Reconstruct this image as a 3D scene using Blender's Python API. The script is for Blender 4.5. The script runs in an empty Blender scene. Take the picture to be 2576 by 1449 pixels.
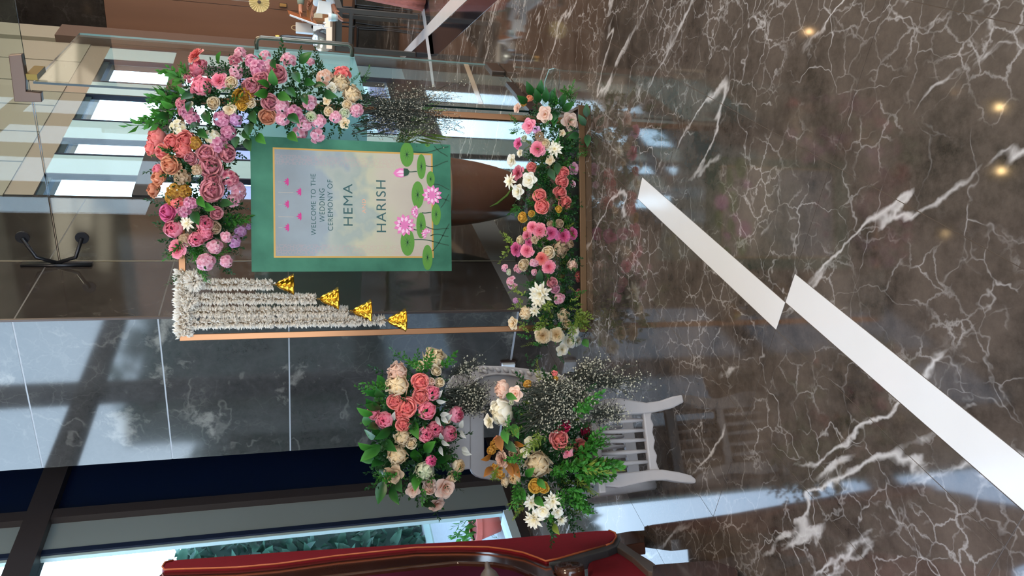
import bpy, math, random
import numpy as np
from mathutils import Matrix, Vector
random.seed(7); RNG = np.random.default_rng(7)
SC = bpy.context.scene
COL = SC.collection

# ------------------------------------------------------------------ camera
F = 1890.0; HCAM = 1.5
TH = math.atan(558 / 1890.0); RO = math.atan(69.5 / 6312)
_s, _c = math.sin(TH), math.cos(TH)
FW = Vector((0, _c, -_s)); UP = Vector((0, _s, _c)); RT = Vector((1, 0, 0))
CX = -UP * math.cos(RO) - RT * math.sin(RO)
CY = -UP * math.sin(RO) + RT * math.cos(RO)
CAM = Vector((0, 0, HCAM))
cd = bpy.data.cameras.new('camera'); cam = bpy.data.objects.new('camera', cd); COL.objects.link(cam)
cd.sensor_fit = 'HORIZONTAL'; cd.sensor_width = 36.0; cd.lens = F / 2576 * 36.0
cd.clip_start = 0.05; cd.clip_end = 300
cz = -FW
cam.matrix_world = Matrix(((CX.x, CY.x, cz.x, 0), (CX.y, CY.y, cz.y, 0), (CX.z, CY.z, cz.z, HCAM), (0, 0, 0, 1)))
SC.camera = cam

# the building runs along E1 (away to the right) and E2 (to the left)
AZ = math.radians(28.5)
E1 = Vector((math.sin(AZ), math.cos(AZ), 0)); E2 = Vector((-math.cos(AZ), math.sin(AZ), 0))
def eb(a, b, z=0.0): return E1 * a + E2 * b + Vector((0, 0, z))
def ray(x, y): return FW * F + CX * (x - 1288) - CY * (y - 724.5)
def flr(x, y, z=0.0):
    r = ray(x, y); return CAM + r * ((z - HCAM) / r.z)
def at(x, y, Y):
    r = ray(x, y); return CAM + r * (Y / r.y)
def onp(x, y, p, n):
    r = ray(x, y); return CAM + r * ((p - CAM).dot(n) / r.dot(n))

# ------------------------------------------------------------------ world, lamps, exposure
w = bpy.data.worlds.new('sky'); SC.world = w; w.use_nodes = True
nt = w.node_tree; nt.nodes.clear()
tc = nt.nodes.new('ShaderNodeTexCoord'); sep = nt.nodes.new('ShaderNodeSeparateXYZ')
rmp = nt.nodes.new('ShaderNodeValToRGB'); bg = nt.nodes.new('ShaderNodeBackground'); ow = nt.nodes.new('ShaderNodeOutputWorld')
nt.links.new(tc.outputs['Generated'], sep.inputs[0]); nt.links.new(sep.outputs[2], rmp.inputs[0])
nt.links.new(rmp.outputs[0], bg.inputs[0]); nt.links.new(bg.outputs[0], ow.inputs[0])
cr = rmp.color_ramp
cr.elements[0].position = 0.0; cr.elements[0].color = (0.74, 0.87, 1.0, 1)
cr.elements[1].position = 0.9; cr.elements[1].color = (0.45, 0.66, 1.0, 1)
e = cr.elements.new(0.3); e.color = (0.63, 0.81, 1.0, 1)
bg.inputs[1].default_value = 7.0
SC.cycles.max_bounces = 9; SC.cycles.diffuse_bounces = 3; SC.cycles.glossy_bounces = 4; SC.cycles.transparent_max_bounces = 14; SC.cycles.caustics_reflective = False; SC.cycles.caustics_refractive = False; SC.cycles.adaptive_threshold = 0.025
SC.view_settings.view_transform = 'Standard'; SC.view_settings.look = 'None'
SC.view_settings.exposure = 0.0; SC.view_settings.gamma = 1.0; SC.view_settings.use_curve_mapping = False
CEIL = 6.3
LAMPS = [flr(2040, 80), flr(2520, 270), flr(2525, 430), flr(2375, 600)]
LAMPS = [Vector((p.x * (CEIL / HCAM + 1), p.y * (CEIL / HCAM + 1), CEIL)) for p in LAMPS]
LAMPS += [eb(a, b, CEIL) for a, b in ((3.2, 1.4), (3.2, -0.6), (1.4, 1.4), (1.4, -0.6), (1.4, -2.6), (-0.6, 1.4), (-0.6, -0.6), (-2.4, 0.4), (7.5, -1.5), (9.5, 0.5), (11.5, -1.5))]
def lamp(p, power, size=0.16):
    ld = bpy.data.lights.new('downlight_lamp', 'AREA'); ld.shape = 'DISK'; ld.size = size; ld.energy = power; ld.color = (1.0, 0.60, 0.27)
    lo = bpy.data.objects.new('downlight_lamp', ld); COL.objects.link(lo); lo.location = (p.x, p.y, p.z - 0.035)
for p in LAMPS: lamp(p, 1.2, 0.07)
# added soft warm fill lamps under the ceiling, in near and far lobby
for a, b, pw in ((-1.2, -1.0, 170.0), (1.5, -3.5, 110.0), (10.85, -3.2, 260.0), (8.9, -3.3, 220.0), (7.6, -5.0, 160.0)):
    ld = bpy.data.lights.new('added_fill_lamp', 'AREA'); ld.shape = 'SQUARE'; ld.size = 1.6; ld.energy = pw; ld.color = (1.0, 0.82, 0.62)
    lo = bpy.data.objects.new('added_fill_lamp', ld); COL.objects.link(lo); lo.location = eb(a, b, CEIL - 0.05)

# ------------------------------------------------------------------ helpers
def c3(r, g, b):
    f = lambda v: (v / 255 / 12.92) if v / 255 <= 0.04045 else ((v / 255 + 0.055) / 1.055) ** 2.4
    return (f(r), f(g), f(b), 1.0)
MATS = {}
def newmat(name):
    m = bpy.data.materials.new(name); m.use_nodes = True; m.node_tree.nodes.clear(); MATS[name] = m
    N = m.node_tree.nodes; L = m.node_tree.links
    return m, N, L
def out(N, L, sh):
    o = N.new('ShaderNodeOutputMaterial'); L.new(sh, o.inputs[0])
def princ(N, rough=0.5, metal=0.0, spec=0.5, coat=0.0):
    p = N.new('ShaderNodeBsdfPrincipled'); p.inputs['Roughness'].default_value = rough; p.inputs['Metallic'].default_value = metal
    p.inputs['Specular IOR Level'].default_value = spec; p.inputs['Coat Weight'].default_value = coat; p.inputs['Coat Roughness'].default_value = 0.08
    return p
def M(name, col, rough=0.5, metal=0.0, spec=0.5, coat=0.0, var=0.0, scale=20.0, bump=0.0, stretch=None):
    if name in MATS: return MATS[name]
    m, N, L = newmat(name); p = princ(N, rough, metal, spec, coat)
    if var or bump:
        t = N.new('ShaderNodeTexCoord'); mp = N.new('ShaderNodeMapping'); L.new(t.outputs['Object'], mp.inputs[0])
        if stretch: mp.inputs['Scale'].default_value = stretch
        nz = N.new('ShaderNodeTexNoise'); nz.inputs['Scale'].default_value = scale; nz.inputs['Detail'].default_value = 6
        L.new(mp.outputs[0], nz.inputs[0])
        mx = N.new('ShaderNodeMix'); mx.data_type = 'RGBA'
        mx.inputs[6].default_value = tuple(c * (1 - var) for c in col[:3]) + (1,); mx.inputs[7].default_value = tuple(min(1, c * (1 + var)) for c in col[:3]) + (1,)
        L.new(nz.outputs[0], mx.inputs[0]); L.new(mx.outputs[2], p.inputs['Base Color'])
        if bump:
            b = N.new('ShaderNodeBump'); b.inputs['Strength'].default_value = bump; b.inputs['Distance'].default_value = 0.004
            L.new(nz.outputs[0], b.inputs['Height']); L.new(b.outputs[0], p.inputs['Normal'])
    else: p.inputs['Base Color'].default_value = col
    out(N, L, p.outputs[0]); return m
def EM(name, col, s):
    if name in MATS: return MATS[name]
    m, N, L = newmat(name); e = N.new('ShaderNodeEmission'); e.inputs[0].default_value = col; e.inputs[1].default_value = s
    out(N, L, e.outputs[0]); return m
def glassmat(name, tint=(0.93, 0.98, 0.97, 1), refl=1.0):
    m, N, L = newmat(name)
    tr = N.new('ShaderNodeBsdfTransparent'); tr.inputs[0].default_value = tint
    gl = N.new('ShaderNodeBsdfGlossy'); gl.inputs['Roughness'].default_value = 0.01
    # Schlick reflection of a thin sheet, the same from either face
    ge = N.new('ShaderNodeNewGeometry'); dt = N.new('ShaderNodeVectorMath'); dt.operation = 'DOT_PRODUCT'; L.new(ge.outputs['Normal'], dt.inputs[0]); L.new(ge.outputs['Incoming'], dt.inputs[1])
    def mt(op, a, b):
        q = N.new('ShaderNodeMath'); q.operation = op
        for i, z in enumerate((a, b)):
            if z is None: continue
            if isinstance(z, float): q.inputs[i].default_value = z
            else: L.new(z, q.inputs[i])
        return q
    ab = mt('ABSOLUTE', dt.outputs['Value'], None); iv = mt('SUBTRACT', 1.0, ab.outputs[0]); pw = mt('POWER', iv.outputs[0], 5.0); sc_ = mt('MULTIPLY', pw.outputs[0], 0.7 * refl); mm = mt('ADD', sc_.outputs[0], 0.035 * refl)
    mx = N.new('ShaderNodeMixShader'); L.new(mm.outputs[0], mx.inputs[0]); L.new(tr.outputs[0], mx.inputs[1]); L.new(gl.outputs[0], mx.inputs[2])
    out(N, L, mx.outputs[0]); return m
def leafmat(name, lo, hi, rough=0.45, trans=0.25, jit=0.35):
    """two colours blended along the vertex attribute t, with an own brightness per object, slightly translucent"""
    if name in MATS: return MATS[name]
    m, N, L = newmat(name)
    a = N.new('ShaderNodeAttribute'); a.attribute_name = 't'
    mx = N.new('ShaderNodeMix'); mx.data_type = 'RGBA'; mx.inputs[6].default_value = lo; mx.inputs[7].default_value = hi
    L.new(a.outputs['Fac'], mx.inputs[0])
    oi = N.new('ShaderNodeObjectInfo'); mr = N.new('ShaderNodeMapRange'); mr.inputs[3].default_value = 1 - jit * 0.5; mr.inputs[4].default_value = 1 + jit * 0.3
    L.new(oi.outputs['Random'], mr.inputs[0])
    hs = N.new('ShaderNodeHueSaturation'); L.new(mr.outputs[0], hs.inputs['Value']); L.new(mx.outputs[2], hs.inputs['Color'])
    p = princ(N, rough, 0, 0.3); L.new(hs.outputs[0], p.inputs['Base Color'])
    t = N.new('ShaderNodeBsdfTranslucent'); L.new(hs.outputs[0], t.inputs[0])
    ms = N.new('ShaderNodeMixShader'); ms.inputs[0].default_value = trans; L.new(p.outputs[0], ms.inputs[1]); L.new(t.outputs[0], ms.inputs[2])
    out(N, L, ms.outputs[0]); return m

class MB:
    def __init__(s): s.v = []; s.f = []; s.t = []; s.m = []
    def add(s, vs, fs, t=0.5, m=0):
        n = len(s.v); s.v += [tuple(p) for p in vs]; s.f += [tuple(i + n for i in q) for q in fs]
        s.t += list(t) if hasattr(t, '__len__') else [t] * len(vs); s.m += [m] * len(fs); return s
    def mesh(s, name, mats, smooth=False):
        me = bpy.data.meshes.new(name); me.from_pydata(s.v, [], s.f); me.update()
        for q in (mats if isinstance(mats, (list, tuple)) else [mats]): me.materials.append(q)
        if any(s.m): me.polygons.foreach_set('material_index', s.m)
        a = me.attributes.new('t', 'FLOAT', 'POINT'); a.data.foreach_set('value', np.array(s.t, dtype=np.float32))
        if smooth: me.polygons.foreach_set('use_smooth', [True] * len(me.polygons))
        return me
    def box(s, c, size, X=(1, 0, 0), Y=(0, 1, 0), Z=(0, 0, 1), m=0, t=0.5):
        c = Vector(c); X, Y, Z = Vector(X) * size[0] / 2, Vector(Y) * size[1] / 2, Vector(Z) * size[2] / 2
        vs = [c + X * a + Y * b + Z * d for d in (-1, 1) for b in (-1, 1) for a in (-1, 1)]
        return s.add(vs, [(0, 2, 3, 1), (4, 5, 7, 6), (0, 1, 5, 4), (2, 6, 7, 3), (0, 4, 6, 2), (1, 3, 7, 5)], t, m)
    def tube(s, pts, r, n=8, m=0, cap=True, t=0.5):
        pts = [Vector(p) for p in pts]; rs = r if hasattr(r, '__len__') else [r] * len(pts)
        vs = []; fs = []; ref = None
        for i, p in enumerate(pts):
            d = (pts[min(i + 1, len(pts) - 1)] - pts[max(i - 1, 0)]).normalized()
            if ref is None: ref = Vector((0, 0, 1)) if abs(d.z) < 0.9 else Vector((1, 0, 0))
            a = (ref - d * ref.dot(d)).normalized(); b = d.cross(a); ref = a
            vs += [p + (a * math.cos(2 * math.pi * (k + .5) / n) + b * math.sin(2 * math.pi * (k + .5) / n)) * rs[i] for k in range(n)]
        for i in range(len(pts) - 1):
            for k in range(n):
                k2 = (k + 1) % n; fs.append((i * n + k, i * n + k2, (i + 1) * n + k2, (i + 1) * n + k))
        if cap: fs += [tuple(range(n - 1, -1, -1)), tuple((len(pts) - 1) * n + k for k in range(n))]
        return s.add(vs, fs, t, m)
    def lathe(s, prof, n=24, o=(0, 0, 0), A=(0, 0, 1), m=0, t=0.5, rf=None):
        o = Vector(o); A = Vector(A).normalized(); ref = Vector((1, 0, 0)) if abs(A.x) < 0.9 else Vector((0, 1, 0))
        X = (ref - A * ref.dot(A)).normalized(); Y = A.cross(X); vs = []; fs = []
        for i, (r, z) in enumerate(prof):
            for k in range(n):
                rr = r * (rf(i, k) if rf else 1); a = 2 * math.pi * k / n
                vs.append(o + A * z + (X * math.cos(a) + Y * math.sin(a)) * rr)
        for i in range(len(prof) - 1):
            for k in range(n):
                k2 = (k + 1) % n; fs.append((i * n + k, i * n + k2, (i + 1) * n + k2, (i + 1) * n + k))
        return s.add(vs, fs, t, m)
    def prism(s, pts, d, m=0, t=0.5):
        """outline of 3D points extruded by vector d"""
        pts = [Vector(p) for p in pts]; d = Vector(d); n = len(pts)
        fs = [tuple(range(n - 1, -1, -1)), tuple(range(n, 2 * n))] + [(i, (i + 1) % n, n + (i + 1) % n, n + i) for i in range(n)]
        return s.add(pts + [p + d for p in pts], fs, t, m)
WM = {}
def put(o, W=None, parent=None):
    COL.objects.link(o); W = W or Matrix.Identity(4); o.matrix_basis = W; WM[o.name] = W
    if parent is not None:
        o.parent = parent; o.matrix_parent_inverse = WM[parent.name].inverted()
    return o
def obj(name, mb, mats, parent=None, W=None, smooth=False, label=None, kind=None, bevel=0.0):
    me = mb.mesh(name, mats, smooth) if isinstance(mb, MB) else mb
    o = put(bpy.data.objects.new(name, me), W, parent)
    if label: o['label'] = label
    if kind: o['kind'] = kind
    if bevel:
        b = o.modifiers.new('bevel', 'BEVEL'); b.width = bevel; b.segments = 2; b.limit_method = 'ANGLE'
    return o
def tag(o, label, cat, group=None):
    o['label'] = label; o['category'] = cat
    if group: o['group'] = group
    return o
def thing(name, label, cat, loc, group=None):
    o = bpy.data.objects.new(name, None); put(o, Matrix.Translation(Vector(loc))); o.empty_display_size = 0.1
    return tag(o, label, cat, group)
def orient(p, nrm, roll=0.0, s=1.0):
    q = Vector(nrm).normalized().to_track_quat('Z', 'Y').to_matrix().to_4x4()
    return Matrix.Translation(Vector(p)) @ q @ Matrix.Rotation(roll, 4, 'Z') @ Matrix.Scale(s, 4)

# ------------------------------------------------------------------ stone and wood materials
def marble(name, dark, light, vein, bold, rough=0.05, fs=(2.6, 6.5), vs=1.0, patch=None, spec=0.5):
    m, N, L = newmat(name); p = princ(N, rough, 0, spec)
    g = N.new('ShaderNodeNewGeometry')
    def noise(scale, detail=6, src=None, rough=0.6, dist=0.0):
        n = N.new('ShaderNodeTexNoise'); n.inputs['Scale'].default_value = scale; n.inputs['Detail'].default_value = detail
        n.inputs['Roughness'].default_value = rough; n.inputs['Distortion'].default_value = dist
        L.new(src or g.outputs['Position'], n.inputs['Vector']); return n
    def ramp(src, a, b, ca=(0, 0, 0, 1), cb=(1, 1, 1, 1)):
        r = N.new('ShaderNodeValToRGB'); r.color_ramp.elements[0].position = a; r.color_ramp.elements[1].position = b
        r.color_ramp.elements[0].color = ca; r.color_ramp.elements[1].color = cb; L.new(src, r.inputs[0]); return r.outputs[0]
    def mul(a, b, k=None):
        q = N.new('ShaderNodeMath'); q.operation = 'MULTIPLY'; L.new(a, q.inputs[0])
        if b is not None: L.new(b, q.inputs[1])
        else: q.inputs[1].default_value = k
        return q.outputs[0]
    def mixc(f, a, b):
        q = N.new('ShaderNodeMix'); q.data_type = 'RGBA'; L.new(f, q.inputs[0])
        for i, z in ((6, a), (7, b)):
            if isinstance(z, tuple): q.inputs[i].default_value = z
            else: L.new(z, q.inputs[i])
        return q.outputs[2]
    def warp(k, scale):
        n = noise(scale, 4); v = N.new('ShaderNodeVectorMath'); v.operation = 'SCALE'; v.inputs['Scale'].default_value = k; L.new(n.outputs['Color'], v.inputs[0])
        a = N.new('ShaderNodeVectorMath'); a.operation = 'ADD'; L.new(g.outputs['Position'], a.inputs[0]); L.new(v.outputs[0], a.inputs[1]); return a.outputs[0]
    base = mixc(ramp(noise(2.6, 9, rough=0.68).outputs[0], 0.36, 0.68), dark, light)
    speck = ramp(noise(24, 6, rough=0.7).outputs[0], 0.42, 0.72)
    base = mixc(mul(speck, None, 0.55), base, light)
    if patch: base = mixc(mul(ramp(noise(2.3, 9, warp(0.2, 3.0), rough=0.62).outputs[0], 0.60, 0.66), None, patch), base, vein)
    def cell(scale, width, src, lo, hi, msc):
        v = N.new('ShaderNodeTexVoronoi'); v.feature = 'DISTANCE_TO_EDGE'; v.inputs['Scale'].default_value = scale; L.new(src, v.inputs['Vector'])
        r = ramp(v.outputs['Distance'], 0.0, width, (1, 1, 1, 1), (0, 0, 0, 1))
        return mul(r, ramp(noise(msc, 3).outputs[0], lo, hi))
    brk = ramp(noise(16, 4).outputs[0], 0.36, 0.53)
    fine = mul(cell(fs[0], 0.009, warp(0.42, 2.6), 0.46, 0.59, 1.9), brk)
    fine2 = mul(cell(fs[1], 0.022, warp(0.18, 5.0), 0.45, 0.59, 1.5), brk)
    fine3 = cell(fs[0] * 4.6, 0.05, warp(0.08, 12.0), 0.50, 0.62, 2.6)
    base = mixc(mul(fine, None, 0.62 * vs), base, vein)
    base = mixc(mul(fine2, None, 0.5 * vs), base, vein)
    base = mixc(mul(fine3, None, 0.45 * vs), base, vein)
    # long streaks along one diagonal
    mp = N.new('ShaderNodeMapping'); mp.vector_type = 'TEXTURE'; mp.inputs['Rotation'].default_value = (0, 0, math.radians(bold)); mp.inputs['Scale'].default_value = (3.2, 0.75, 0.75)
    L.new(warp(0.07, 6.0), mp.inputs[0])
    n3 = noise(1.5, 4, mp.outputs[0], 0.55)
    ab = N.new('ShaderNodeMath'); ab.operation = 'SUBTRACT'; ab.inputs[1].default_value = 0.5; L.new(n3.outputs[0], ab.inputs[0])
    a2 = N.new('ShaderNodeMath'); a2.operation = 'ABSOLUTE'; L.new(ab.outputs[0], a2.inputs[0])
    bd = mul(ramp(a2.outputs[0], 0.002, 0.010, (1, 1, 1, 1), (0, 0, 0, 1)), ramp(noise(3.4, 5, mp.outputs[0]).outputs[0], 0.48, 0.55))
    base = mixc(mul(bd, None, 0.85 * vs), base, vein)
    L.new(base, p.inputs['Base Color']); out(N, L, p.outputs[0]); return m
FLOORM = marble('brown_marble', (0.026, 0.0190, 0.0145, 1), (0.105, 0.078, 0.061, 1), (0.50, 0.45, 0.42, 1), 124, 0.055, spec=0.65)
WALLM = marble('grey_marble', (0.028, 0.026, 0.024, 1), (0.060, 0.056, 0.052, 1), (0.24, 0.22, 0.19, 1), 10, 0.07, (2.2, 5.0), 0.35, 0.8, 0.95)
BROWNM = marble('dark_brown_marble', (0.022, 0.0155, 0.012, 1), (0.044, 0.033, 0.027, 1), (0.13, 0.11, 0.09, 1), 10, 0.07, (2.2, 5.0), 0.3, 0.35, 0.7)
WHITEM = M('white_marble', c3(206, 200, 196), 0.12, 0, 0.4, var=0.05, scale=6)
BLACKM = M('black_granite', (0.012, 0.012, 0.016, 1), 0.08)
GROUT = M('pale_grout', c3(172, 174, 178), 0.4)
GLASS = glassmat('clear_glass'); WGLASS = glassmat('window_glass', (0.96, 0.985, 1, 1), 0.7)
GEDGE = M('glass_edge', c3(10, 34, 34), 0.1)
GEDGEL = M('glass_edge_light', c3(150, 190, 190), 0.15)
FRAMEG = M('grey_powder_coat', c3(120, 128, 130), 0.4, 0.0, 0.5)
FRAMEB = M('brown_anodised', c3(62, 54, 52), 0.35, 0.3)
FRAMEN = M('navy_gasket', c3(18, 28, 52), 0.35)
NAVY = M('navy_spandrel', c3(8, 22, 48), 0.25)
CREAM = M('cream_paint', c3(205, 190, 165), 0.6)
WOOD = M('brown_veneer', c3(136, 96, 74), 0.35, var=0.25, scale=3, stretch=(1, 1, 0.08) )
WOODO = M('orange_veneer', c3(160, 88, 44), 0.4, var=0.2, scale=3, stretch=(1, 1, 0.1))
CHROME = M('brushed_steel', c3(180, 176, 170), 0.28, 1.0)
BRASS = M('bronze_steel', c3(158, 112, 80), 0.32, 1.0)
COLM = M('pale_column_paint', c3(172, 190, 190), 0.5)
BLACK = M('black_plastic', c3(14, 14, 16), 0.35)
WHITEP = M('white_plastic', c3(235, 238, 240), 0.4)

# ------------------------------------------------------------------ floor: slabs near, one plane beyond
def quad_slab(a0, a1, b0, b1, z0, z1, m=0, mb=None):
    mb = mb or MB()
    return mb.prism([eb(a0, b0, z0), eb(a0, b1, z0), eb(a1, b1, z0), eb(a1, b0, z0)], (0, 0, z1 - z0), m)
fl = obj('floor', quad_slab(-5.2, 15, -8, 3.95, -0.12, -0.0008), M('floor_grout', c3(84, 72, 63), 0.3), kind='structure')
obj('floor_stone', quad_slab(4.4225, 14.6, -7.5, 3.9, -0.006, 0.0), FLOORM, fl)
obj('floor_stone', quad_slab(-5.0, -0.0715, -7.5, 3.9, -0.006, 0.0), FLOORM, fl)
obj('floor_stone', quad_slab(-0.0700, 4.4215, -7.5, -2.643, -0.006, 0.0), FLOORM, fl)
SA = (1.760, 2.890, 1.018, 1.120); SB = (-0.07, 1.760, 0.916, 1.018)
a0s = [-0.0685 + 0.915 * k for k in range(5)]
b0s = [-2.6415 + 0.4575 * k for k in range(15)]
gap = 0.0011
# slabs are cut where the white inlay strips run
def cut(rects, c):
    res = []
    for (a0, a1, b0, b1) in rects:
        A0, A1, B0, B1 = max(a0, c[0]), min(a1, c[1]), max(b0, c[2]), min(b1, c[3])
        if A0 >= A1 or B0 >= B1: res.append((a0, a1, b0, b1)); continue
        if b0 < B0: res.append((a0, a1, b0, B0))
        if B1 < b1: res.append((a0, a1, B1, b1))
        if a0 < A0: res.append((a0, A0, B0, B1))
        if A1 < a1: res.append((A1, a1, B0, B1))
    return res
for a in a0s:
    for b in b0s:
        a1 = min(a + 0.915, 4.4215); b1 = min(b + 0.4575, 3.9)
        if a1 - a < 0.05 or b1 - b < 0.05: continue
        rs = [(a, a1, b, b1)]
        for c in (SA, SB): rs = cut(rs, c)
        for r in rs:
            if r[1] - r[0] < 0.01 or r[3] - r[2] < 0.01: continue
            obj('marble_slab', quad_slab(r[0] + gap, r[1] - gap, r[2] + gap, r[3] - gap, -0.006, 0.0), FLOORM, fl)
for c in (SA, SB):
    obj('white_inlay_strip', quad_slab(c[0] + gap, c[1] - gap, c[2] + gap, c[3] - gap, -0.006, 0.0003), WHITEM, fl)
def inlay(name, px, mat, z=0.0):
    pts = [flr(x, y) for x, y in px]
    obj(name, MB().prism([p + Vector((0, 0, z + 0.0002)) for p in pts], (0, 0, 0.0012)), mat, fl)
inlay('black_inlay_strip', [(1188, -6), (1258, -6), (1098, 140), (1009, 154)], BLACKM)
inlay('white_inlay_strip', [(1138, -6), (1182, -6), (1004, 159), (1000, 146)], WHITEM, 0.0014)
inlay('white_inlay_strip', [(1058, 4), (1066, 4), (1094, 218), (1088, 219)], WHITEM, 0.0016)
inlay('black_inlay_strip', [(1067, 4), (1078, 4), (1092, 136), (1082, 136)], BLACKM)
inlay('white_inlay_strip', [(1166, 158), (1177, 158), (1216, 262), (1204, 262)], M('beige_marble', c3(214, 178, 148), 0.15), 0.0004)

# ------------------------------------------------------------------ shell
def wall(name, a0, a1, b0, b1, z0, z1, mat, parent=None, kind='structure'):
    return obj(name, quad_slab(a0, a1, b0, b1, z0, z1), mat, parent, kind=kind if parent is None else None)
ceil_ = obj('ceiling', MB().prism([eb(-5.3, -8, CEIL), eb(15, -8, CEIL), eb(15, 3.5, CEIL), eb(14.1, 3.5, CEIL), eb(10.75, 2.45, CEIL), eb(7.0, 3.0, CEIL), eb(7.0, 4.0, CEIL), eb(-5.3, 4.0, CEIL)], (0, 0, 0.15)), CREAM, kind='structure')
wr = wall('wall_right', -5.3, 15, -8.1, -7.9, 0, 0.3, CREAM)
obj('lintel', quad_slab(-5.3, 15, -8.1, -7.9, 5.4, CEIL), CREAM, wr); obj('solid_wall', quad_slab(-5.3, 3.6, -8.1, -7.9, 0.3, 5.4), CREAM, wr)
for k in range(5):  # openings between these piers are added to bring more light into the far lobby
    a = 5.0 + k * 2.2; obj('pier', quad_slab(a, a + 0.35, -8.1, -7.9, 0.3, 5.4), CREAM, wr)
# back wall with a row of tall windows (behind the camera)
wb = wall('wall_back', -5.4, -5.2, -8, 3.9, 0, 0.3, CREAM)
obj('lintel', quad_slab(-5.4, -5.2, -8, 3.9, 4.6, CEIL), CREAM, wb)
for k in range(5):
    b = -8 + k * 2.97; obj('pier', quad_slab(-5.4, -5.2, b, b + 0.6, 0.3, 4.6), CREAM, wb)
# pillar of grey marble tiles; its joints show as pale grout, tiles stand 2 mm proud
PA0, PB0, PB1 = 3.742, 2.194, 3.148
pil = obj('wall_pillar', quad_slab(PA0 + 0.0015, 5.4, PB0 + 0.0015, PB1 - .0005, 0, CEIL), GROUT, kind='structure')
zj = [0.175, 1.505, 2.28, 3.055, 3.83, 4.6, 5.4, CEIL]
zl = 0.178
tz = [(0.181, 0.797), (0.801, 1.511), (1.515, 2.182), (2.186, 2.850), (2.854, 3.52), (3.524, 4.19), (4.194, 4.86), (4.864, 5.53), (5.534, CEIL)]
# real joints seen at about z 0.19, 1.51, 2.19, 2.85
tz = [(0.190, 1.506), (1.514, 2.168), (2.176, 2.838), (2.846, 3.50), (3.508, 4.16), (4.168, 4.82), (4.828, 5.48), (5.488, CEIL)]
for z0, z1 in tz:
    obj('marble_tile', quad_slab(PA0, PA0 + 0.012, PB0, PB1, z0, z1), WALLM, pil)
obj('dark_skirting', quad_slab(PA0 + 0.001, PA0 + 0.012, PB0 + 0.001, PB1, 0, 0.176), BROWNM, pil)
obj('corner_strip', quad_slab(PA0 - 0.003, PA0 + 0.012, PB0 - 0.012, PB0 - 0.0005, 0, CEIL), M('bronze_strip', c3(86, 70, 62), 0.35, 0.4), pil)
for z0, z1 in tz:
    for a0, a1 in ((PA0 + 0.013, 4.424), (4.432, 5.4)):
        obj('brown_marble_tile', quad_slab(a0, a1, PB0, PB0 + 0.012, z0, z1), BROWNM, pil)
obj('dark_grout', quad_slab(PA0 + 0.0125, 5.4, PB0 + 0.0008, PB0 + 0.0016, 0.0, CEIL), M('brown_grout', c3(92, 82, 76), 0.5), pil)
obj('brown_skirting', quad_slab(PA0 + 0.013, 5.4, PB0 + 0.002, PB0 + 0.012, 0, 0.186), BROWNM, pil)
obj('glass_channel', quad_slab(4.424, 4.432, PB0 - 0.002, PB0 + 0.012, 0, CEIL), M('pale_channel', c3(150, 130, 108), 0.4), pil)
CLAD = M('beige_cladding', c3(146, 134, 114), 0.6)
# far windows: run from Wp to Ep at their own angle
Wp = Vector((0.845, 7.35, 0)); Ep = Vector((3.05, 10.35, 0)); WD = (Ep - Wp).normalized(); WN = Vector((-WD.y, WD.x, 0)); WLEN = (Ep - Wp).length
def wslab(s0, s1, n0, n1, z0, z1, mb=None, m=0):
    mb = mb or MB()
    return mb.prism([Wp + WD * s + WN * n + Vector((0, 0, z0)) for s, n in ((s0, n0), (s1, n0), (s1, n1), (s0, n1))], (0, 0, z1 - z0), m)
mw = obj('wall_far_left', wslab(-0.06, 0.0, -0.0, 1.9, 0, CEIL), BROWNM, kind='structure')
for z0, z1 in ((0.0, 0.18), (0.188, 1.7), (1.708, 2.4), (2.408, 3.1), (3.108, 3.8), (3.808, 5.0), (5.008, CEIL)):
    obj('marble_tile', wslab(0.0, 0.010, 0.004, 1.9, z0, z1), M('polished_brown', (0.016, 0.012, 0.010, 1), 0.03, 0, 0.9), mw)
# link wall behind the pillar so that the lobby is closed
wall('wall_link', 5.4, 7.0, 3.6, 3.9, 0, CEIL, BROWNM)
wall('wall_recess', 5.3, 5.4, PB1, 3.6, 0, CEIL, BROWNM)
# window wall: sill wall, transom, head, columns
ZH = 3.607; ZT = 2.76
far = obj('wall_far_windows', wslab(0, WLEN + 0.3, 0.05, 0.16, 0, 0.25), FRAMEB, kind='structure')
obj('head', wslab(-0.05, WLEN + 0.4, 0.0, 0.3, ZH, ZH + 0.22), M('soffit_brown', c3(150, 130, 110), 0.5), far)
obj('upper_cladding_core', wslab(-0.05, WLEN + 0.32, 0.02, 0.3, ZH + 0.22, CEIL), M('strip_light_metal', c3(215, 225, 220), 0.35), far)
s = -0.05
while s < WLEN - 0.1:
    obj('cladding_panel', wslab(s + 0.012, s + 0.62, -0.012, 0.02, ZH + 0.22, CEIL), CLAD, far); s += 0.632
obj('transom', wslab(0, WLEN, -0.02, 0.05, ZT - 0.08, ZT + 0.08), FRAMEB, far)
obj('dark_head_frame', wslab(0, WLEN, 0.02, 0.1, ZH - 0.06, ZH), M('teal_frame', c3(30, 52, 60), 0.4), far)
bays = [(0.02, 0.37), (0.79, 1.10), (1.56, 2.20), (2.60, 3.26)]
cols = [(0.37, 0.79), (1.10, 1.56), (2.20, 2.60), (3.26, 3.70)]
for s0, s1 in cols:
    cobj = obj('column', wslab(s0 + 0.02, s1 - 0.02, 0.0, 0.06, 0.0, ZH), COLM, far)
    for q in (s0, s1 - 0.02): obj('mullion', wslab(q, q + 0.02, -0.008, 0.05, 0, ZH), FRAMEN, cobj)
for i, (s0, s1) in enumerate(bays):
    obj('window_pane', wslab(s0 + 0.002, s1 - 0.002, 0.03, 0.036, 0.25, ZH - 0.06), WGLASS, far)
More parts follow.
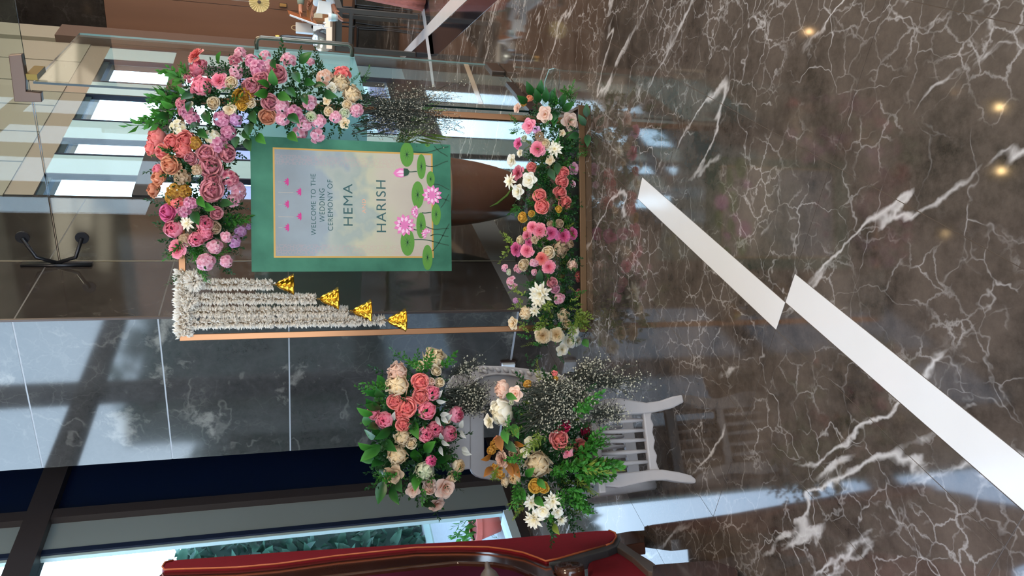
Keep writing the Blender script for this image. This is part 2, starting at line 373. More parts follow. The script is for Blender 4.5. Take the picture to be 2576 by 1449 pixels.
# dark column at the end of the windows, then the far wall: wood below, stone above
obj('upper_return', wslab(WLEN + 0.0, WLEN + 0.42, -0.06, 0.3, ZH + 0.6, CEIL), CLAD, far)
obj('end_column', wslab(WLEN + 0.0, WLEN + 0.40, -0.1, 0.3, 0, ZH + 0.6), M('dark_column', c3(92, 70, 58), 0.4), far)
BF = 3.0
fw_ = wall('wall_far', 13.95, 14.1, -8, BF, 0, CEIL, BROWNM)
k = -7.6
while k < BF:
    obj('wood_panel', quad_slab(13.92, 13.95, k + 0.004, min(k + 1.216, BF), 0.42, 4.30), WOOD, fw_); k += 1.22
obj('stone_skirting', quad_slab(13.91, 13.95, -7.6, BF, 0, 0.41), WALLM, fw_)
k = -7.6
while k < BF:
    obj('stone_panel', quad_slab(13.93, 13.95, k + 0.004, min(k + 1.516, BF), 4.31, CEIL), BROWNM, fw_); k += 1.52
rq = [Ep + WD * .30, Ep + WD * .38, Vector((4.15, 14.2, 0)), Vector((3.95, 14.2, 0))]
obj('wall_far_recess', MB().prism(rq, (0, 0, CEIL)), BROWNM, kind='structure')

# ------------------------------------------------------------------ left window wall
LW = 3.70
lw = obj('wall_left', quad_slab(-5.2, 4.4, LW - 0.02, LW + 0.25, 0, 0.07), FRAMEB, kind='structure')
obj('navy_spandrel', quad_slab(3.93, 5.4, LW + 0.0, LW + 0.1, 0.07, CEIL), NAVY, lw)
for z0, z1 in ((2.90, 3.04), (5.35, 5.5)):
    obj('transom_bar', quad_slab(-5.2, 5.0, LW - 0.07, LW + 0.08, z0, z1), FRAMEB, lw)
obj('head_beam', quad_slab(-5.2, 5.4, LW - 0.02, LW + 0.25, 6.05, CEIL), FRAMEB, lw)
def lpane(a0, a1, n):
    wd = obj('window_%d' % n, quad_slab(a0 - 0.06, a0, LW - 0.06, LW + 0.12, 0.07, 6.05), FRAMEB, kind='structure')
    for z0, z1 in ((0.13, 2.90), (3.04, 5.35), (5.5, 6.05)):
        obj('window_pane', quad_slab(a0, a1 - 0.06, LW + 0.03, LW + 0.036, z0, z1), WGLASS, wd)
    obj('window_sill', quad_slab(a0, a1 - 0.06, LW - 0.03, LW + 0.1, 0.07, 0.13), M('pale_sill', c3(175, 190, 192), 0.35), wd)
    return wd
w1 = lpane(2.25, 3.66, 1)
obj('brown_jamb', quad_slab(3.865, 3.94, LW - 0.06, LW + 0.12, 0.0, 6.05), FRAMEB, w1)
obj('grey_jamb', quad_slab(3.655, 3.865, LW - 0.01, LW + 0.02, 0.07, 6.05), M('grey_jamb_metal', c3(128, 138, 138), 0.5), w1)
obj('gasket', quad_slab(3.62, 3.655, LW - 0.015, LW + 0.04, 0.1, 6.05), FRAMEN, w1)
obj('inner_bead', quad_slab(3.600, 3.62, LW + 0.0, LW + 0.03, 0.13, 6.05), M('bead_pale', c3(168, 190, 188), 0.4), w1)
for i, a in enumerate((0.85, -0.55, -1.95, -3.35, -4.75)): lpane(a, a + 1.4, i + 2)
# ------------------------------------------------------------------ outside
obj('outside_ground', quad_slab(-24, 45, 3.96, 40, -0.4, -0.3), M('grey_paving', c3(150, 155, 155), 0.7, var=0.15), kind='structure')
ow_ = obj('garden_wall', quad_slab(-20, 16, 9.4, 9.6, -0.3, 2.6), M('pale_render', c3(205, 200, 188), 0.8, var=0.1), kind='structure')
# ------------------------------------------------------------------ leaf, sprig and flower meshes
def grid_petal(mb, prof, width, nl=4, nw=3, cup=0.3, tip=0.0, X=None, O=None, az=0.0, t0=0.0, t1=1.0, m=0, ruff=0.0, rnd=None):
    """petal: prof = list of (radius, height) along its length; width = list of half widths; turned by az about Z"""
    ca, sa = math.cos(az), math.sin(az); vs = []; ts = []; n = len(prof)
    for i, (r, h) in enumerate(prof):
        wd = width[i]
        for j in range(nw):
            u = (j / (nw - 1) - 0.5) * 2
            rr = r - cup * wd * (abs(u) ** 2) * 0.6; hh = h + cup * wd * (abs(u) ** 2) * 0.8
            if ruff and rnd and i >= n - 2: hh += rnd.uniform(-ruff, ruff); rr += rnd.uniform(-ruff, ruff) * 0.5
            if tip and i == n - 1: rr -= tip * abs(u)
            y = u * wd
            vs.append((rr * ca - y * sa, rr * sa + y * ca, hh)); ts.append(t0 + (t1 - t0) * i / (n - 1))
    fs = [(i * nw + j, i * nw + j + 1, (i + 1) * nw + j + 1, (i + 1) * nw + j) for i in range(n - 1) for j in range(nw - 1)]
    mb.add(vs, fs, ts, m)
GA = math.pi * (3 - math.sqrt(5))
def arcprof(r0, h0, L, e0, e1, n):
    """points along an arc that starts at elevation e0 and ends at e1 (degrees)"""
    pts = [(r0, h0)]; r, h = r0, h0
    for i in range(n - 1):
        e = math.radians(e0 + (e1 - e0) * (i + 0.5) / (n - 1)); r += L / (n - 1) * math.cos(e); h += L / (n - 1) * math.sin(e); pts.append((r, h))
    return pts
def bm_rose(rnd):
    mb = MB(); K = 12
    for i in range(K):
        q = i / (K - 1); az = i * GA + rnd.uniform(-.1, .1); R = 0.16 + 0.36 * q; pr = []
        for k in range(5):
            a = math.radians(-50 + (140 - 42 * q) * k / 4); pr.append((R * math.cos(a) + 0.01, R * math.sin(a) * 1.05 + 0.22 + 0.03 * (1 - q)))
        grid_petal(mb, pr, [R * z for z in (0.3, 0.75, 0.95, 0.95, 0.6)], cup=0.55, az=az, t0=0.35 * q, t1=0.10 + 0.6 * q)
    for i in range(11):
        q = i / 10; az = i * GA + 0.5 + rnd.uniform(-.15, .15); R = 0.50 + 0.16 * q; op = 78 - 48 * q; pr = [(0.12, -0.12)]
        for k in range(4):
            a = math.radians(-52 + op * (k + 1) / 4); pr.append((R * math.cos(a) + 0.06 + 0.12 * q, R * math.sin(a) + 0.20 - 0.12 * q))
        x, z = pr[-1]; pr.append((x + 0.12 + 0.06 * q, z + 0.07 - 0.08 * q))
        grid_petal(mb, pr, [R * z for z in (0.25, 0.7, 0.95, 1.05, 0.95, 0.45)], cup=0.35, az=az, ruff=0.025, rnd=rnd, t0=0.45, t1=rnd.uniform(.8, 1))
    return mb
def bm_ball(rnd):
    mb = MB(); K = 16
    for i in range(K):
        q = i / (K - 1); az = i * GA
        R = 0.45 + 0.38 * q; pr = []
        for k in range(6):
            a = math.radians(-70 + (150 - 48 * q) * k / 5); pr.append((R * math.cos(a) + 0.02, R * math.sin(a) * 0.95 + 0.15))
        grid_petal(mb, pr, [R * z for z in (0.25, 0.55, 0.72, 0.72, 0.55, 0.25)], cup=0.55, az=az + rnd.uniform(-.1, .1), t0=0.3 + 0.5 * q, t1=0.05 + 0.9 * q)
    return mb
def bm_peony(rnd):
    mb = MB(); K = 17
    for i in range(K):
        q = i / (K - 1); az = i * GA + rnd.uniform(-.2, .2); pr = []
        R = 0.36 + 0.34 * q; op = 150 - 85 * q ** 1.6
        for k in range(6):
            a = math.radians(-60 + op * k / 5); pr.append((R * math.cos(a) + 0.10 * q, R * math.sin(a) + 0.16 - 0.12 * q))
        f = 1.0 + 0.35 * q
        grid_petal(mb, pr, [R * f * z for z in (0.25, 0.6, 0.85, 0.9, 0.75, 0.35)], cup=0.5, az=az, ruff=0.03, rnd=rnd, t0=0.1 + 0.4 * q, t1=0.35 + 0.65 * q)
    return mb
def bm_carn(rnd):
    mb = MB(); K = 30
    for i in range(K):
        q = i / (K - 1); az = i * GA
        pr = arcprof(0.02, 0.05 - 0.1 * q, 0.5 + 0.55 * q, 86 - 60 * q, 70 - 95 * q, 4)
        wd = 0.24 + 0.1 * q
        grid_petal(mb, pr, [wd * z for z in (0.2, 0.6, 1.0, 1.15)], nw=5, cup=0.25, az=az, ruff=0.07, rnd=rnd, t0=0.2 * q, t1=0.3 + 0.7 * q * rnd.uniform(.7, 1))
    return mb
def floret(mb, c, nrm, s, rnd, n=5):
    q = Vector(nrm).normalized().to_track_quat('Z', 'Y').to_matrix(); t = MB(); a0 = rnd.uniform(0, 6.28)
    for i in range(n):
        grid_petal(t, [(0.02, 0), (0.5, 0.08), (0.85, 0.1), (1.05, 0.02)], [0.1, 0.40, 0.44, 0.2], cup=0.2, az=a0 + i * 2 * math.pi / n, t0=0, t1=rnd.uniform(.6, 1))
    t.box((0, 0, 0.06), (0.16, 0.16, 0.12), t=0.0)
    mb.add([Vector(c) + q @ (Vector(v) * s) for v in t.v], t.f, t.t)
def bm_hyd(rnd):
    mb = MB(); K = 11
    for i in range(K):
        z = 1 - 1.1 * i / (K - 1); r = math.sqrt(max(0, 1 - z * z)); a = i * GA
        d = Vector((r * math.cos(a), r * math.sin(a), z)); R = rnd.uniform(0.52, 0.78)
        floret(mb, d * R * Vector((1, 1, .7)).length / 1.6, d + Vector((0, 0, .35)), rnd.uniform(0.34, 0.44), rnd)
    return mb
def bm_open(rnd):
    mb = MB()
    for q, n, L, e in ((0, 3, 0.6, 60), (0.5, 5, 0.85, 38), (1, 5, 1.05, 16)):
        for i in range(n):
            az = i * 2 * math.pi / n + q * 0.9 + rnd.uniform(-.2, .2)
            pr = arcprof(0.03, 0.12 - 0.12 * q, L, e + 15, e - 25, 5)
            grid_petal(mb, pr, [L * z for z in (0.12, 0.32, 0.46, 0.44, 0.18)], cup=0.35, az=az, ruff=0.03, rnd=rnd, t0=0, t1=rnd.uniform(.75, 1))
    for k in range(9): mb.box((rnd.uniform(-.1, .1), rnd.uniform(-.1, .1), 0.22), (.05, .05, .2), t=0)
    return mb
def bm_daisy(rnd):
    mb = MB()
    for q, n, L, e in ((0, 6, 0.7, 55), (0.5, 8, 0.95, 30), (1, 8, 1.1, 8)):
        for i in range(n):
            az = i * 2 * math.pi / n + q + rnd.uniform(-.12, .12)
            pr = arcprof(0.05, 0.08 - 0.08 * q, L, e + 12, e - 20, 5)
            grid_petal(mb, pr, [0.05, 0.13, 0.18, 0.15, 0.03], cup=0.5, az=az, t0=0.1, t1=rnd.uniform(.7, 1))
    for k in range(8): mb.box((rnd.uniform(-.08, .08), rnd.uniform(-.08, .08), 0.2), (.05, .05, .16), t=0)
    return mb
KIND = {'R': ('rose', bm_rose), 'B': ('globe_rose', bm_ball), 'P': ('peony', bm_peony), 'C': ('carnation', bm_carn), 'H': ('blossom_spray', bm_hyd), 'O': ('open_blossom', bm_open), 'D': ('daisy', bm_daisy)}
PAL = {'coral': ((222, 78, 84), (255, 164, 154)), 'hot': ((206, 50, 110), (250, 140, 188)), 'pink': ((230, 88, 122), (255, 178, 192)), 'dusty': ((160, 40, 78), (250, 176, 180)),
       'mauve': ((186, 84, 124), (246, 186, 204)), 'pale': ((220, 128, 152), (250, 210, 218)), 'lilac': ((180, 104, 160), (230, 190, 222)), 'cream': ((232, 190, 120), (248, 234, 208)),
       'blush': ((226, 160, 126), (250, 226, 210)), 'white': ((244, 226, 170), (252, 250, 246)), 'yellow': ((204, 132, 30), (242, 200, 92)), 'gold': ((140, 84, 22), (212, 162, 62)),
       'beige': ((160, 124, 88), (222, 194, 164)), 'peach': ((222, 112, 72), (246, 186, 150)), 'crimson': ((120, 6, 40), (218, 52, 96)), 'wg': ((170, 190, 120), (246, 242, 226))}
_fc = {}
def flower(kind, colr, p, nrm, r, parent):
    v = random.randrange(2); key = (kind, colr, v)
    if key not in _fc:
        rnd = random.Random(hash((kind, v)) % 1000 if False else ord(kind) * 7 + v)
        mt = leafmat('petal_' + colr, c3(*PAL[colr][0]), c3(*PAL[colr][1]), 0.55, 0.22, 0.3)
        fm = KIND[kind][1](rnd); rr_ = np.percentile([math.hypot(q[0], q[1]) for q in fm.v], 97); fm.v = [(q[0] / rr_, q[1] / rr_, q[2] / rr_) for q in fm.v]; _fc[key] = fm.mesh(KIND[kind][0], mt, True)
    return obj(KIND[kind][0], _fc[key], None, parent, orient(p, nrm, random.uniform(0, 6.28), r))
def leafmesh(L=1.0, W=0.36, n=5, fold=0.25, droop=0.2):
    mb = MB(); vs = []; ts = []
    for i in range(n + 1):
        q = i / n; wd = W * math.sin(math.pi * (q ** 0.8)) * 0.5 + (0.004 if i in (0, n) else 0)
        z = -droop * q * q
        vs += [(-wd, q * L, z + fold * wd), (0, q * L, z), (wd, q * L, z + fold * wd)]; ts += [q, q * 0.7, q]
    fs = []
    for i in range(n):
        fs += [(i * 3, i * 3 + 1, i * 3 + 4, i * 3 + 3), (i * 3 + 1, i * 3 + 2, i * 3 + 5, i * 3 + 4)]
    return mb.add(vs, fs, ts)
LEAFM = {'laurel': leafmat('leaf_laurel', c3(16, 52, 20), c3(48, 112, 44), 0.28, 0.2, 0.5), 'bright': leafmat('leaf_bright', c3(30, 86, 24), c3(86, 158, 62), 0.4, 0.3, 0.4),
         'dark': leafmat('leaf_dark', c3(20, 52, 26), c3(58, 110, 58), 0.4, 0.2, 0.4), 'sage': leafmat('leaf_sage', c3(150, 156, 150), c3(220, 222, 218), 0.5, 0.25, 0.2),
         'bronze': leafmat('leaf_bronze', c3(92, 52, 16), c3(190, 120, 50), 0.4, 0.2, 0.4), 'lime': leafmat('leaf_lime', c3(70, 104, 30), c3(164, 178, 80), 0.45, 0.3, 0.3)}
_lc = {}
def leaf(kind, p, d, up, L, parent, wide=0.42, name='leaf'):
    key = (kind, wide)
    if key not in _lc: _lc[key] = leafmesh(1, wide).mesh('leaf', LEAFM[kind], True)
    d = Vector(d).normalized(); u = Vector(up); u = (u - d * u.dot(d)).normalized(); x = d.cross(u)
    Wm = Matrix(((x.x * L, d.x * L, u.x * L, p[0]), (x.y * L, d.y * L, u.y * L, p[1]), (x.z * L, d.z * L, u.z * L, p[2]), (0, 0, 0, 1)))
    return obj(name, _lc[key], None, parent, Wm)
# sprig templates as numpy arrays
def np_of(mb): return np.array(mb.v), [np.array(f) for f in mb.f], np.array(mb.t)
def sprig_template(n=12, L=1.0, lf=0.2, wd=0.5, seed=1, spread=60):
    rnd = random.Random(seed); mb = MB(); lm = leafmesh(1, wd, 2, 0.3, 0.15)
    mb.tube([(0, 0, 0), (0.02, 0.5 * L, 0.05), (0, L, 0)], [0.012, 0.01, 0.004], 3, cap=False, t=0.1)
    for i in range(n):
        q = 0.12 + 0.88 * i / (n - 1); a = i * 2.4 + rnd.uniform(-.4, .4); e = math.radians(spread + rnd.uniform(-15, 15)) * (1 - 0.7 * q ** 4)
        d = Vector((math.sin(e) * math.cos(a), math.cos(e), math.sin(e) * math.sin(a)))
        rot = d.to_track_quat('Y', 'Z').to_matrix(); sc = lf * (1.1 - 0.5 * q) * rnd.uniform(.8, 1.2)
        mb.add([Vector((0, q * L, 0)) + rot @ (Vector(v) * sc) for v in lm.v], lm.f, [0.25 + 0.75 * z * rnd.uniform(.6, 1) for z in lm.t])
    return mb
SPR = {'box': sprig_template(16, 1, 0.26, 0.62, 1, 62), 'fern': sprig_template(26, 1, 0.24, 0.30, 2, 50), 'broad': sprig_template(9, 1, 0.42, 0.5, 3, 48)}
def basis_from(d, rnd):
    d = d / np.linalg.norm(d); a = rnd.normal(size=3); a -= d * (a @ d); a /= np.linalg.norm(a); b = np.cross(a, d)
    return np.stack([a, d, b], 1)
def scatter(name, tmpl, items, mat, parent, rnd, label=None):
    """items: (position, direction, size); one joined foliage mesh"""
    V, Fs, T = np_of(tmpl); allv = []; allf = []; allt = []; n = 0; nv = len(V)
    for p, d, s in items:
        B = basis_from(np.array(d, float), rnd); allv.append((V * s) @ B.T + np.array(p)); allt.append(np.clip(T * rnd.uniform(0.65, 1.1), 0, 1))
    mb = MB(); mb.v = [tuple(x) for x in np.concatenate(allv)]; mb.t = list(np.concatenate(allt))
    for k in range(len(items)): mb.f += [tuple(int(i) for i in f + k * nv) for f in Fs]
    mb.m = [0] * len(mb.f)
    return obj(name, mb, mat, parent, None, True, label, 'stuff')
def gypso(name, items, parent, rnd, dark=True, n_fl=26, label=None):
    """dried baby's breath: thin forked stems, tiny pale blooms and dark seed heads. items: (start, direction, length, droop)"""
    st = MB(); fl_ = MB(); sd = MB()
    octa = [(1, 0, 0), (-1, 0, 0), (0, 1, 0), (0, -1, 0), (0, 0, 1), (0, 0, -1)]
    ofs = [(0, 2, 4), (2, 1, 4), (1, 3, 4), (3, 0, 4), (2, 0, 5), (1, 2, 5), (3, 1, 5), (0, 3, 5)]
    for p, d, L, droop in items:
        p = Vector(p); d = Vector(d).normalized(); pts = [p]; q = p.copy(); dd = d.copy()
        for i in range(5):
            q = q + dd * L / 5; dd = (dd + Vector((rnd.normal() * .10, rnd.normal() * .10, -droop + rnd.normal() * .08))).normalized(); pts.append(q.copy())
        st.tube(pts, [0.0016, 0.0015, 0.0013, 0.0011, 0.0009, 0.0006], 3, cap=False)
        for k in range(n_fl):
            i = int(rnd.integers(1, 5)); f = rnd.uniform(); b = pts[i].lerp(pts[i + 1], f)
            o = Vector(rnd.normal(size=3)); o = (o * 0.6 + dd * 0.8).normalized() * rnd.uniform(.02, .055); tipp = b + o
            st.tube([b, b + o * .5 + Vector((0, 0, .004)), tipp], [0.0007, 0.0006, 0.0005], 3, cap=False)
            big = rnd.uniform() < (0.55 if dark else 0.8); s = rnd.uniform(.0022, .0042) if big else rnd.uniform(.0018, .003)
            (fl_ if big else sd).add([tipp + Vector(v) * s for v in octa], ofs)
    a = obj(name, st, M('dry_stem', c3(50, 54, 44), 0.7), parent, None, False, label, 'stuff')
    obj('tiny_blooms', fl_, M('dry_bloom', c3(178, 172, 152), 0.7), a, kind='stuff')
    obj('seed_heads', sd, M('seed_head', c3(28, 26, 26), 0.6), a, kind='stuff')
    return a

# ------------------------------------------------------------------ glass partition and door
GA1 = 4.428
HB = 1.165
def gp(b, z, a=GA1): return eb(a, b, z)
def glass_box(name, b0, b1, z0, z1, parent, a=GA1):
    mb = MB(); mb.prism([eb(a - .006, b0, z0), eb(a - .006, b1, z0), eb(a + .006, b1, z0), eb(a + .006, b0, z0)], (0, 0, z1 - z0))
    # faces: bottom, top, -a side, b1 end, +a side, b0 end
    mb.m = [1, 1, 0, 1, 0, 1] if len(mb.f) == 6 else mb.m
    return obj(name, mb, [GLASS, GEDGE], parent)
part = obj('wall_glass', quad_slab(GA1 - .02, GA1 + .02, HB + 0.04, PB0, 0.0, 0.012), CHROME, kind='structure')
ZS = 2.785
glass_box('glass_pane', HB + 0.035, PB0, 0.012, ZS - .004, part)
glass_box('transom_pane', -0.35, PB0, ZS + .004, CEIL, part)
glass_box('transom_pane', -3.2, -0.36, ZS + .004, CEIL, part)
glass_box('glass_pane', -3.2, -1.2, 0.012, ZS - .004, part)
FROST = M('frosted_film', c3(176, 226, 228), 0.35)
m_, N_, L_ = newmat('frosted'); dfn = N_.new('ShaderNodeBsdfDiffuse'); dfn.inputs[0].default_value = c3(206, 240, 242); trn = N_.new('ShaderNodeBsdfTranslucent'); trn.inputs[0].default_value = c3(220, 248, 252)
mxs = N_.new('ShaderNodeMixShader'); mxs.inputs[0].default_value = 0.6; L_.new(dfn.outputs[0], mxs.inputs[1]); L_.new(trn.outputs[0], mxs.inputs[2]); out(N_, L_, mxs.outputs[0]); FROST = m_
ZF0, ZF1 = 1.05, 1.715
obj('frosted_band', quad_slab(GA1 + .0065, GA1 + .0075, HB + 0.04, PB0 - .002, ZF0, ZF1), FROST, part)
# spider fitting that ties the panes to the pillar
sp = MB()
for dz in (-.14, .16): sp.lathe([(0, 0), (.036, 0), (.036, .012), (0, .012)], 16, eb(GA1 - .025, PB0 - .16, ZS + dz), E1)
obj('glass_stud', sp, M('dark_steel', c3(52, 52, 56), 0.3, 0.8), part, None, False)
sp = MB(); sp.tube([eb(GA1 - .03, PB0 - .16, ZS - .14), eb(GA1 - .05, PB0 - .05, ZS - .1), eb(GA1 - .05, PB0 - .015, ZS)], .011, 8); sp.tube([eb(GA1 - .03, PB0 - .16, ZS + .16), eb(GA1 - .05, PB0 - .05, ZS + .1), eb(GA1 - .05, PB0 - .015, ZS)], .011, 8)
sp.box(eb(GA1 - .05, PB0 - .006, ZS), (.05, .012, .36), E1, E2)
obj('spider_bracket', sp, M('dark_steel', c3(52, 52, 56), 0.3, 0.8), part, None, True)
# door leaf swung open to the far side
hinge = eb(GA1, HB, 0); free = flr(1252, 165); DV = Vector((free.x - hinge.x, free.y - hinge.y, 0)); DL = DV.length; DV.normalize(); DN = Vector((DV.y, -DV.x, 0))
door = thing('glass_door', 'frameless glass door swung open, frosted band and long steel pull, behind the flower frame', 'door', hinge)
def dslab(s0, s1, n0, n1, z0, z1): return MB().prism([hinge + DV * a + DN * b + Vector((0, 0, z0)) for a, b in ((s0, n0), (s1, n0), (s1, n1), (s0, n1))], (0, 0, z1 - z0))
mb = dslab(0.02, DL, -.006, .006, 0.012, 2.775); mb.m = [1, 1, 0, 2, 0, 1]
obj('door_glass', mb, [GLASS, GEDGE, GEDGEL], door)
obj('frosted_band', dslab(0.024, DL - .004, -.0078, -.0066, ZF0, ZF1), FROST, door)
obj('door_rail', dslab(0.02, 0.62, -.016, .016, 0.008, 0.06), M('dark_rail', c3(60, 52, 50), 0.3, 0.7), door, bevel=.003)
obj('corner_lock', dslab(DL - .24, DL - .005, -.02, .02, 0.006, 0.10), M('bronze_dark', c3(92, 76, 66), 0.3, 0.8), door, bevel=.004)
hp = []
for z0, z1, up in ((1.07, 1.70, 1),):
    s_ = DL - 0.075; o_ = .085
    P0 = hinge + DV * s_ + Vector((0, 0, z1)); P1 = hinge + DV * s_ + Vector((0, 0, z0))
    hp = [P0 + DN * .006] + [P0 + DN * (o_ - .03) , P0 + DN * (o_ - .009) + Vector((0, 0, -.009)), P0 + DN * o_ + Vector((0, 0, -.03)), P1 + DN * o_ + Vector((0, 0, .03)), P1 + DN * (o_ - .009) + Vector((0, 0, .009)), P1 + DN * (o_ - .03), P1 + DN * .006]
obj('pull_handle', MB().tube(hp, .0145, 12), M('satin_steel', c3(112, 106, 96), 0.3, 0.9), door, smooth=True)
# patch fitting at the head of the door, L shaped, on the fixed glass
pf = MB(); pz = ZS
pb = [onp(x, y, eb(GA1 - .02, 0, 0), E1) for x, y in ((21, 139), (54, 137), (64, 197), (66, 231), (103, 234), (105, 257), (36, 256))]
pf.prism(pb, E1 * .042)
obj('patch_fitting', pf, M('rose_bronze', c3(112, 92, 82), 0.35, 0.85), part, bevel=.003)
pf = MB(); q = onp(88, 186, eb(GA1 + .03, 0, 0), E1); pf.box(q + DV * .02, (.16, .03, .05), DV, DN)
obj('pivot_block', pf, M('old_brass', c3(128, 104, 52), 0.35, 0.8), door)
# clear acrylic upright on the floor beside the flowers
q0 = flr(1395, 172); q1 = flr(1386, 228); ac = thing('acrylic_fin', 'thin clear acrylic fin standing on the floor at the right end of the flower tray', 'display stand', q0)
dv = (q1 - q0).normalized(); mb = MB().prism([q0, q0 + dv * .34, q0 + dv * .34 + Vector((0, 0, .03)), q0 + dv * .08 + Vector((0, 0, .045)), q0 + dv * .01 + Vector((0, 0, .03))], Vector((dv.y, -dv.x, 0)) * .006)
obj('fin', mb, [GLASS], ac); obj('edge', MB().tube([q0 + Vector((0, 0, .002)), q0 + dv * .01 + Vector((0, 0, .032)), q0 + dv * .08 + Vector((0, 0, .047)), q0 + dv * .34 + Vector((0, 0, .032))], .0025, 6), GEDGEL, ac)
# socket box on the pillar
sk = thing('wall_socket', 'small white wall socket box at the foot of the grey marble pillar', 'socket', eb(PA0, 2.62, .28))
p0 = onp(1278, 921, eb(PA0 - .02, 0, 0), E1)
obj('cover_plate', MB().box(p0 + E2 * .02, (.03, .085, .085), E1, E2), WHITEP, sk, bevel=.004); obj('back_box', MB().box(p0 + E2 * .02 + E1 * .015, (.02, .1, .1), E1, E2), M('socket_dark', c3(70, 54, 52), .5), sk)

# ------------------------------------------------------------------ display frame
YF = 3.84
fr = thing('display_frame', 'slim bronze square-tube stand that carries the sign and the flowers', 'display frame', (0.34, YF, 0))
xl = (at(455, 855, YF).x + at(1300, 833, YF).x) / 2 + .012; xr = at(1180, 291, YF).x; zt = at(452, 800, YF).z; tb = .03
obj('post', MB().box((xl, YF, zt / 2), (tb, tb, zt)), BRASS, fr, bevel=.002)
obj('post', MB().box((xr, YF, zt / 2), (tb, tb, zt)), BRASS, fr, bevel=.002)
obj('top_bar', MB().box(((xl + xr) / 2, YF, zt - tb / 2), (xr - xl - tb, tb, tb)), BRASS, fr, bevel=.002)
t0x, t1x = flr(1477, 835).x, flr(1471, 265).x; yf0 = 3.695; yf1 = 3.99
TRB = M('tray_bronze', c3(120, 88, 60), 0.35, 0.8)
for nm, a, b_ in (('tray_rail', (t0x, yf0), (t1x, yf0)), ('tray_rail', (t0x, yf1), (t1x, yf1))):
    obj(nm, MB().box(((t0x + t1x) / 2, a[1], .017), (t1x - t0x, .016, .034)), TRB, fr, bevel=.002)
for x in (t0x + .008, t1x - .008): obj('tray_end', MB().box((x, (yf0 + yf1) / 2, .017), (.016, yf1 - yf0 - .016, .034)), TRB, fr, bevel=.002)
obj('tray_base', MB().box(((t0x + t1x) / 2, (yf0 + yf1) / 2, .006), (t1x - t0x - .03, yf1 - yf0 - .016, .008)), M('tray_dark', c3(30, 30, 28), 0.6), fr)

# ------------------------------------------------------------------ welcome sign
YS = 3.70
sg = thing('welcome_sign', 'green wedding welcome board with lotus border hanging inside the bronze frame', 'sign', (0.405, YS, 1.197))
BW, BH = 0.632, 0.948; bx0 = .405 - BW / 2; bz1 = 1.197 + BH / 2
m, N, L = newmat('sign_green'); p = princ(N, .55, 0, .3); tcn = N.new('ShaderNodeTexCoord'); nz = N.new('ShaderNodeTexNoise'); nz.inputs['Scale'].default_value = 5; nz.inputs['Detail'].default_value = 8; L.new(tcn.outputs['Object'], nz.inputs[0])
r = N.new('ShaderNodeValToRGB'); r.color_ramp.elements[0].position = .3; r.color_ramp.elements[0].color = c3(34, 90, 68); r.color_ramp.elements[1].position = .72; r.color_ramp.elements[1].color = c3(72, 134, 106); L.new(nz.outputs[0], r.inputs[0]); L.new(r.outputs[0], p.inputs['Base Color']); out(N, L, p.outputs[0]); SGREEN = m
# print of the inner panel: a misty treeline and lace bands, flat ink
m, N, L = newmat('sign_panel_print'); p = princ(N, .55, 0, .3)
tcn = N.new('ShaderNodeTexCoord'); sp_ = N.new('ShaderNodeSeparateXYZ'); L.new(tcn.outputs['Object'], sp_.inputs[0])
def mth(op, a, b=None, N=None, L=None, cl=False):
    q = N.new('ShaderNodeMath'); q.operation = op; q.use_clamp = cl
    for i, z in enumerate((a, b)):
        if z is None: continue
        if isinstance(z, (int, float)): q.inputs[i].default_value = z
        else: L.new(z, q.inputs[i])
    return q.outputs[0]
nz = N.new('ShaderNodeTexNoise'); nz.inputs['Scale'].default_value = 9; nz.inputs['Detail'].default_value = 7; L.new(tcn.outputs['Object'], nz.inputs[0])
nz2 = N.new('ShaderNodeTexNoise'); nz2.inputs['Scale'].default_value = 4; nz2.inputs['Detail'].default_value = 3; L.new(tcn.outputs['Object'], nz2.inputs[0])
zz = mth('ADD', sp_.outputs[2], mth('MULTIPLY', mth('SUBTRACT', nz.outputs[0], .5, N, L), .35, N, L), N, L)
zz = mth('ADD', zz, mth('MULTIPLY', mth('SUBTRACT', nz2.outputs[0], .5, N, L), .35, N, L), N, L)
r = N.new('ShaderNodeValToRGB'); mr = N.new('ShaderNodeMapRange'); mr.inputs[1].default_value = -.40; mr.inputs[2].default_value = .40; L.new(zz, mr.inputs[0]); L.new(mr.outputs[0], r.inputs[0])
cr = r.color_ramp; cr.elements[0].position = .0; cr.elements[0].color = c3(182, 168, 154); cr.elements[1].position = 1; cr.elements[1].color = c3(136, 142, 146)
for ps, cc in ((.28, (190, 178, 160)), (.42, (186, 182, 156)), (.50, (156, 164, 156)), (.60, (168, 172, 162)), (.68, (148, 158, 164))):
    e = cr.elements.new(ps); e.color = c3(*cc)
vor = N.new('ShaderNodeTexVoronoi'); vor.inputs['Scale'].default_value = 70; vor.feature = 'DISTANCE_TO_EDGE'; L.new(tcn.outputs['Object'], vor.inputs[0])
lace = mth('LESS_THAN', vor.outputs['Distance'], .12, N, L)
ax = mth('ABSOLUTE', sp_.outputs[0], None, N, L); band = mth('MULTIPLY', mth('GREATER_THAN', ax, .188, N, L), mth('LESS_THAN', ax, .236, N, L), N, L)
mx = N.new('ShaderNodeMix'); mx.data_type = 'RGBA'; L.new(mth('MULTIPLY', mth('MULTIPLY', lace, band, N, L), .22, N, L), mx.inputs[0]); L.new(r.outputs[0], mx.inputs[6]); mx.inputs[7].default_value = c3(196, 150, 150)
L.new(mx.outputs[2], p.inputs['Base Color']); out(N, L, p.outputs[0]); SPANEL = m
SW = Matrix.Translation((.405, YS, 1.197))
def sq(x0, x1, z0, z1, y0, y1): return MB().box(((x0 + x1) / 2, (y0 + y1) / 2, (z0 + z1) / 2), (x1 - x0, y1 - y0, z1 - z0))
obj('board', sq(-BW / 2, BW / 2, -BH / 2, BH / 2, -.005, .005), SGREEN, sg, SW)
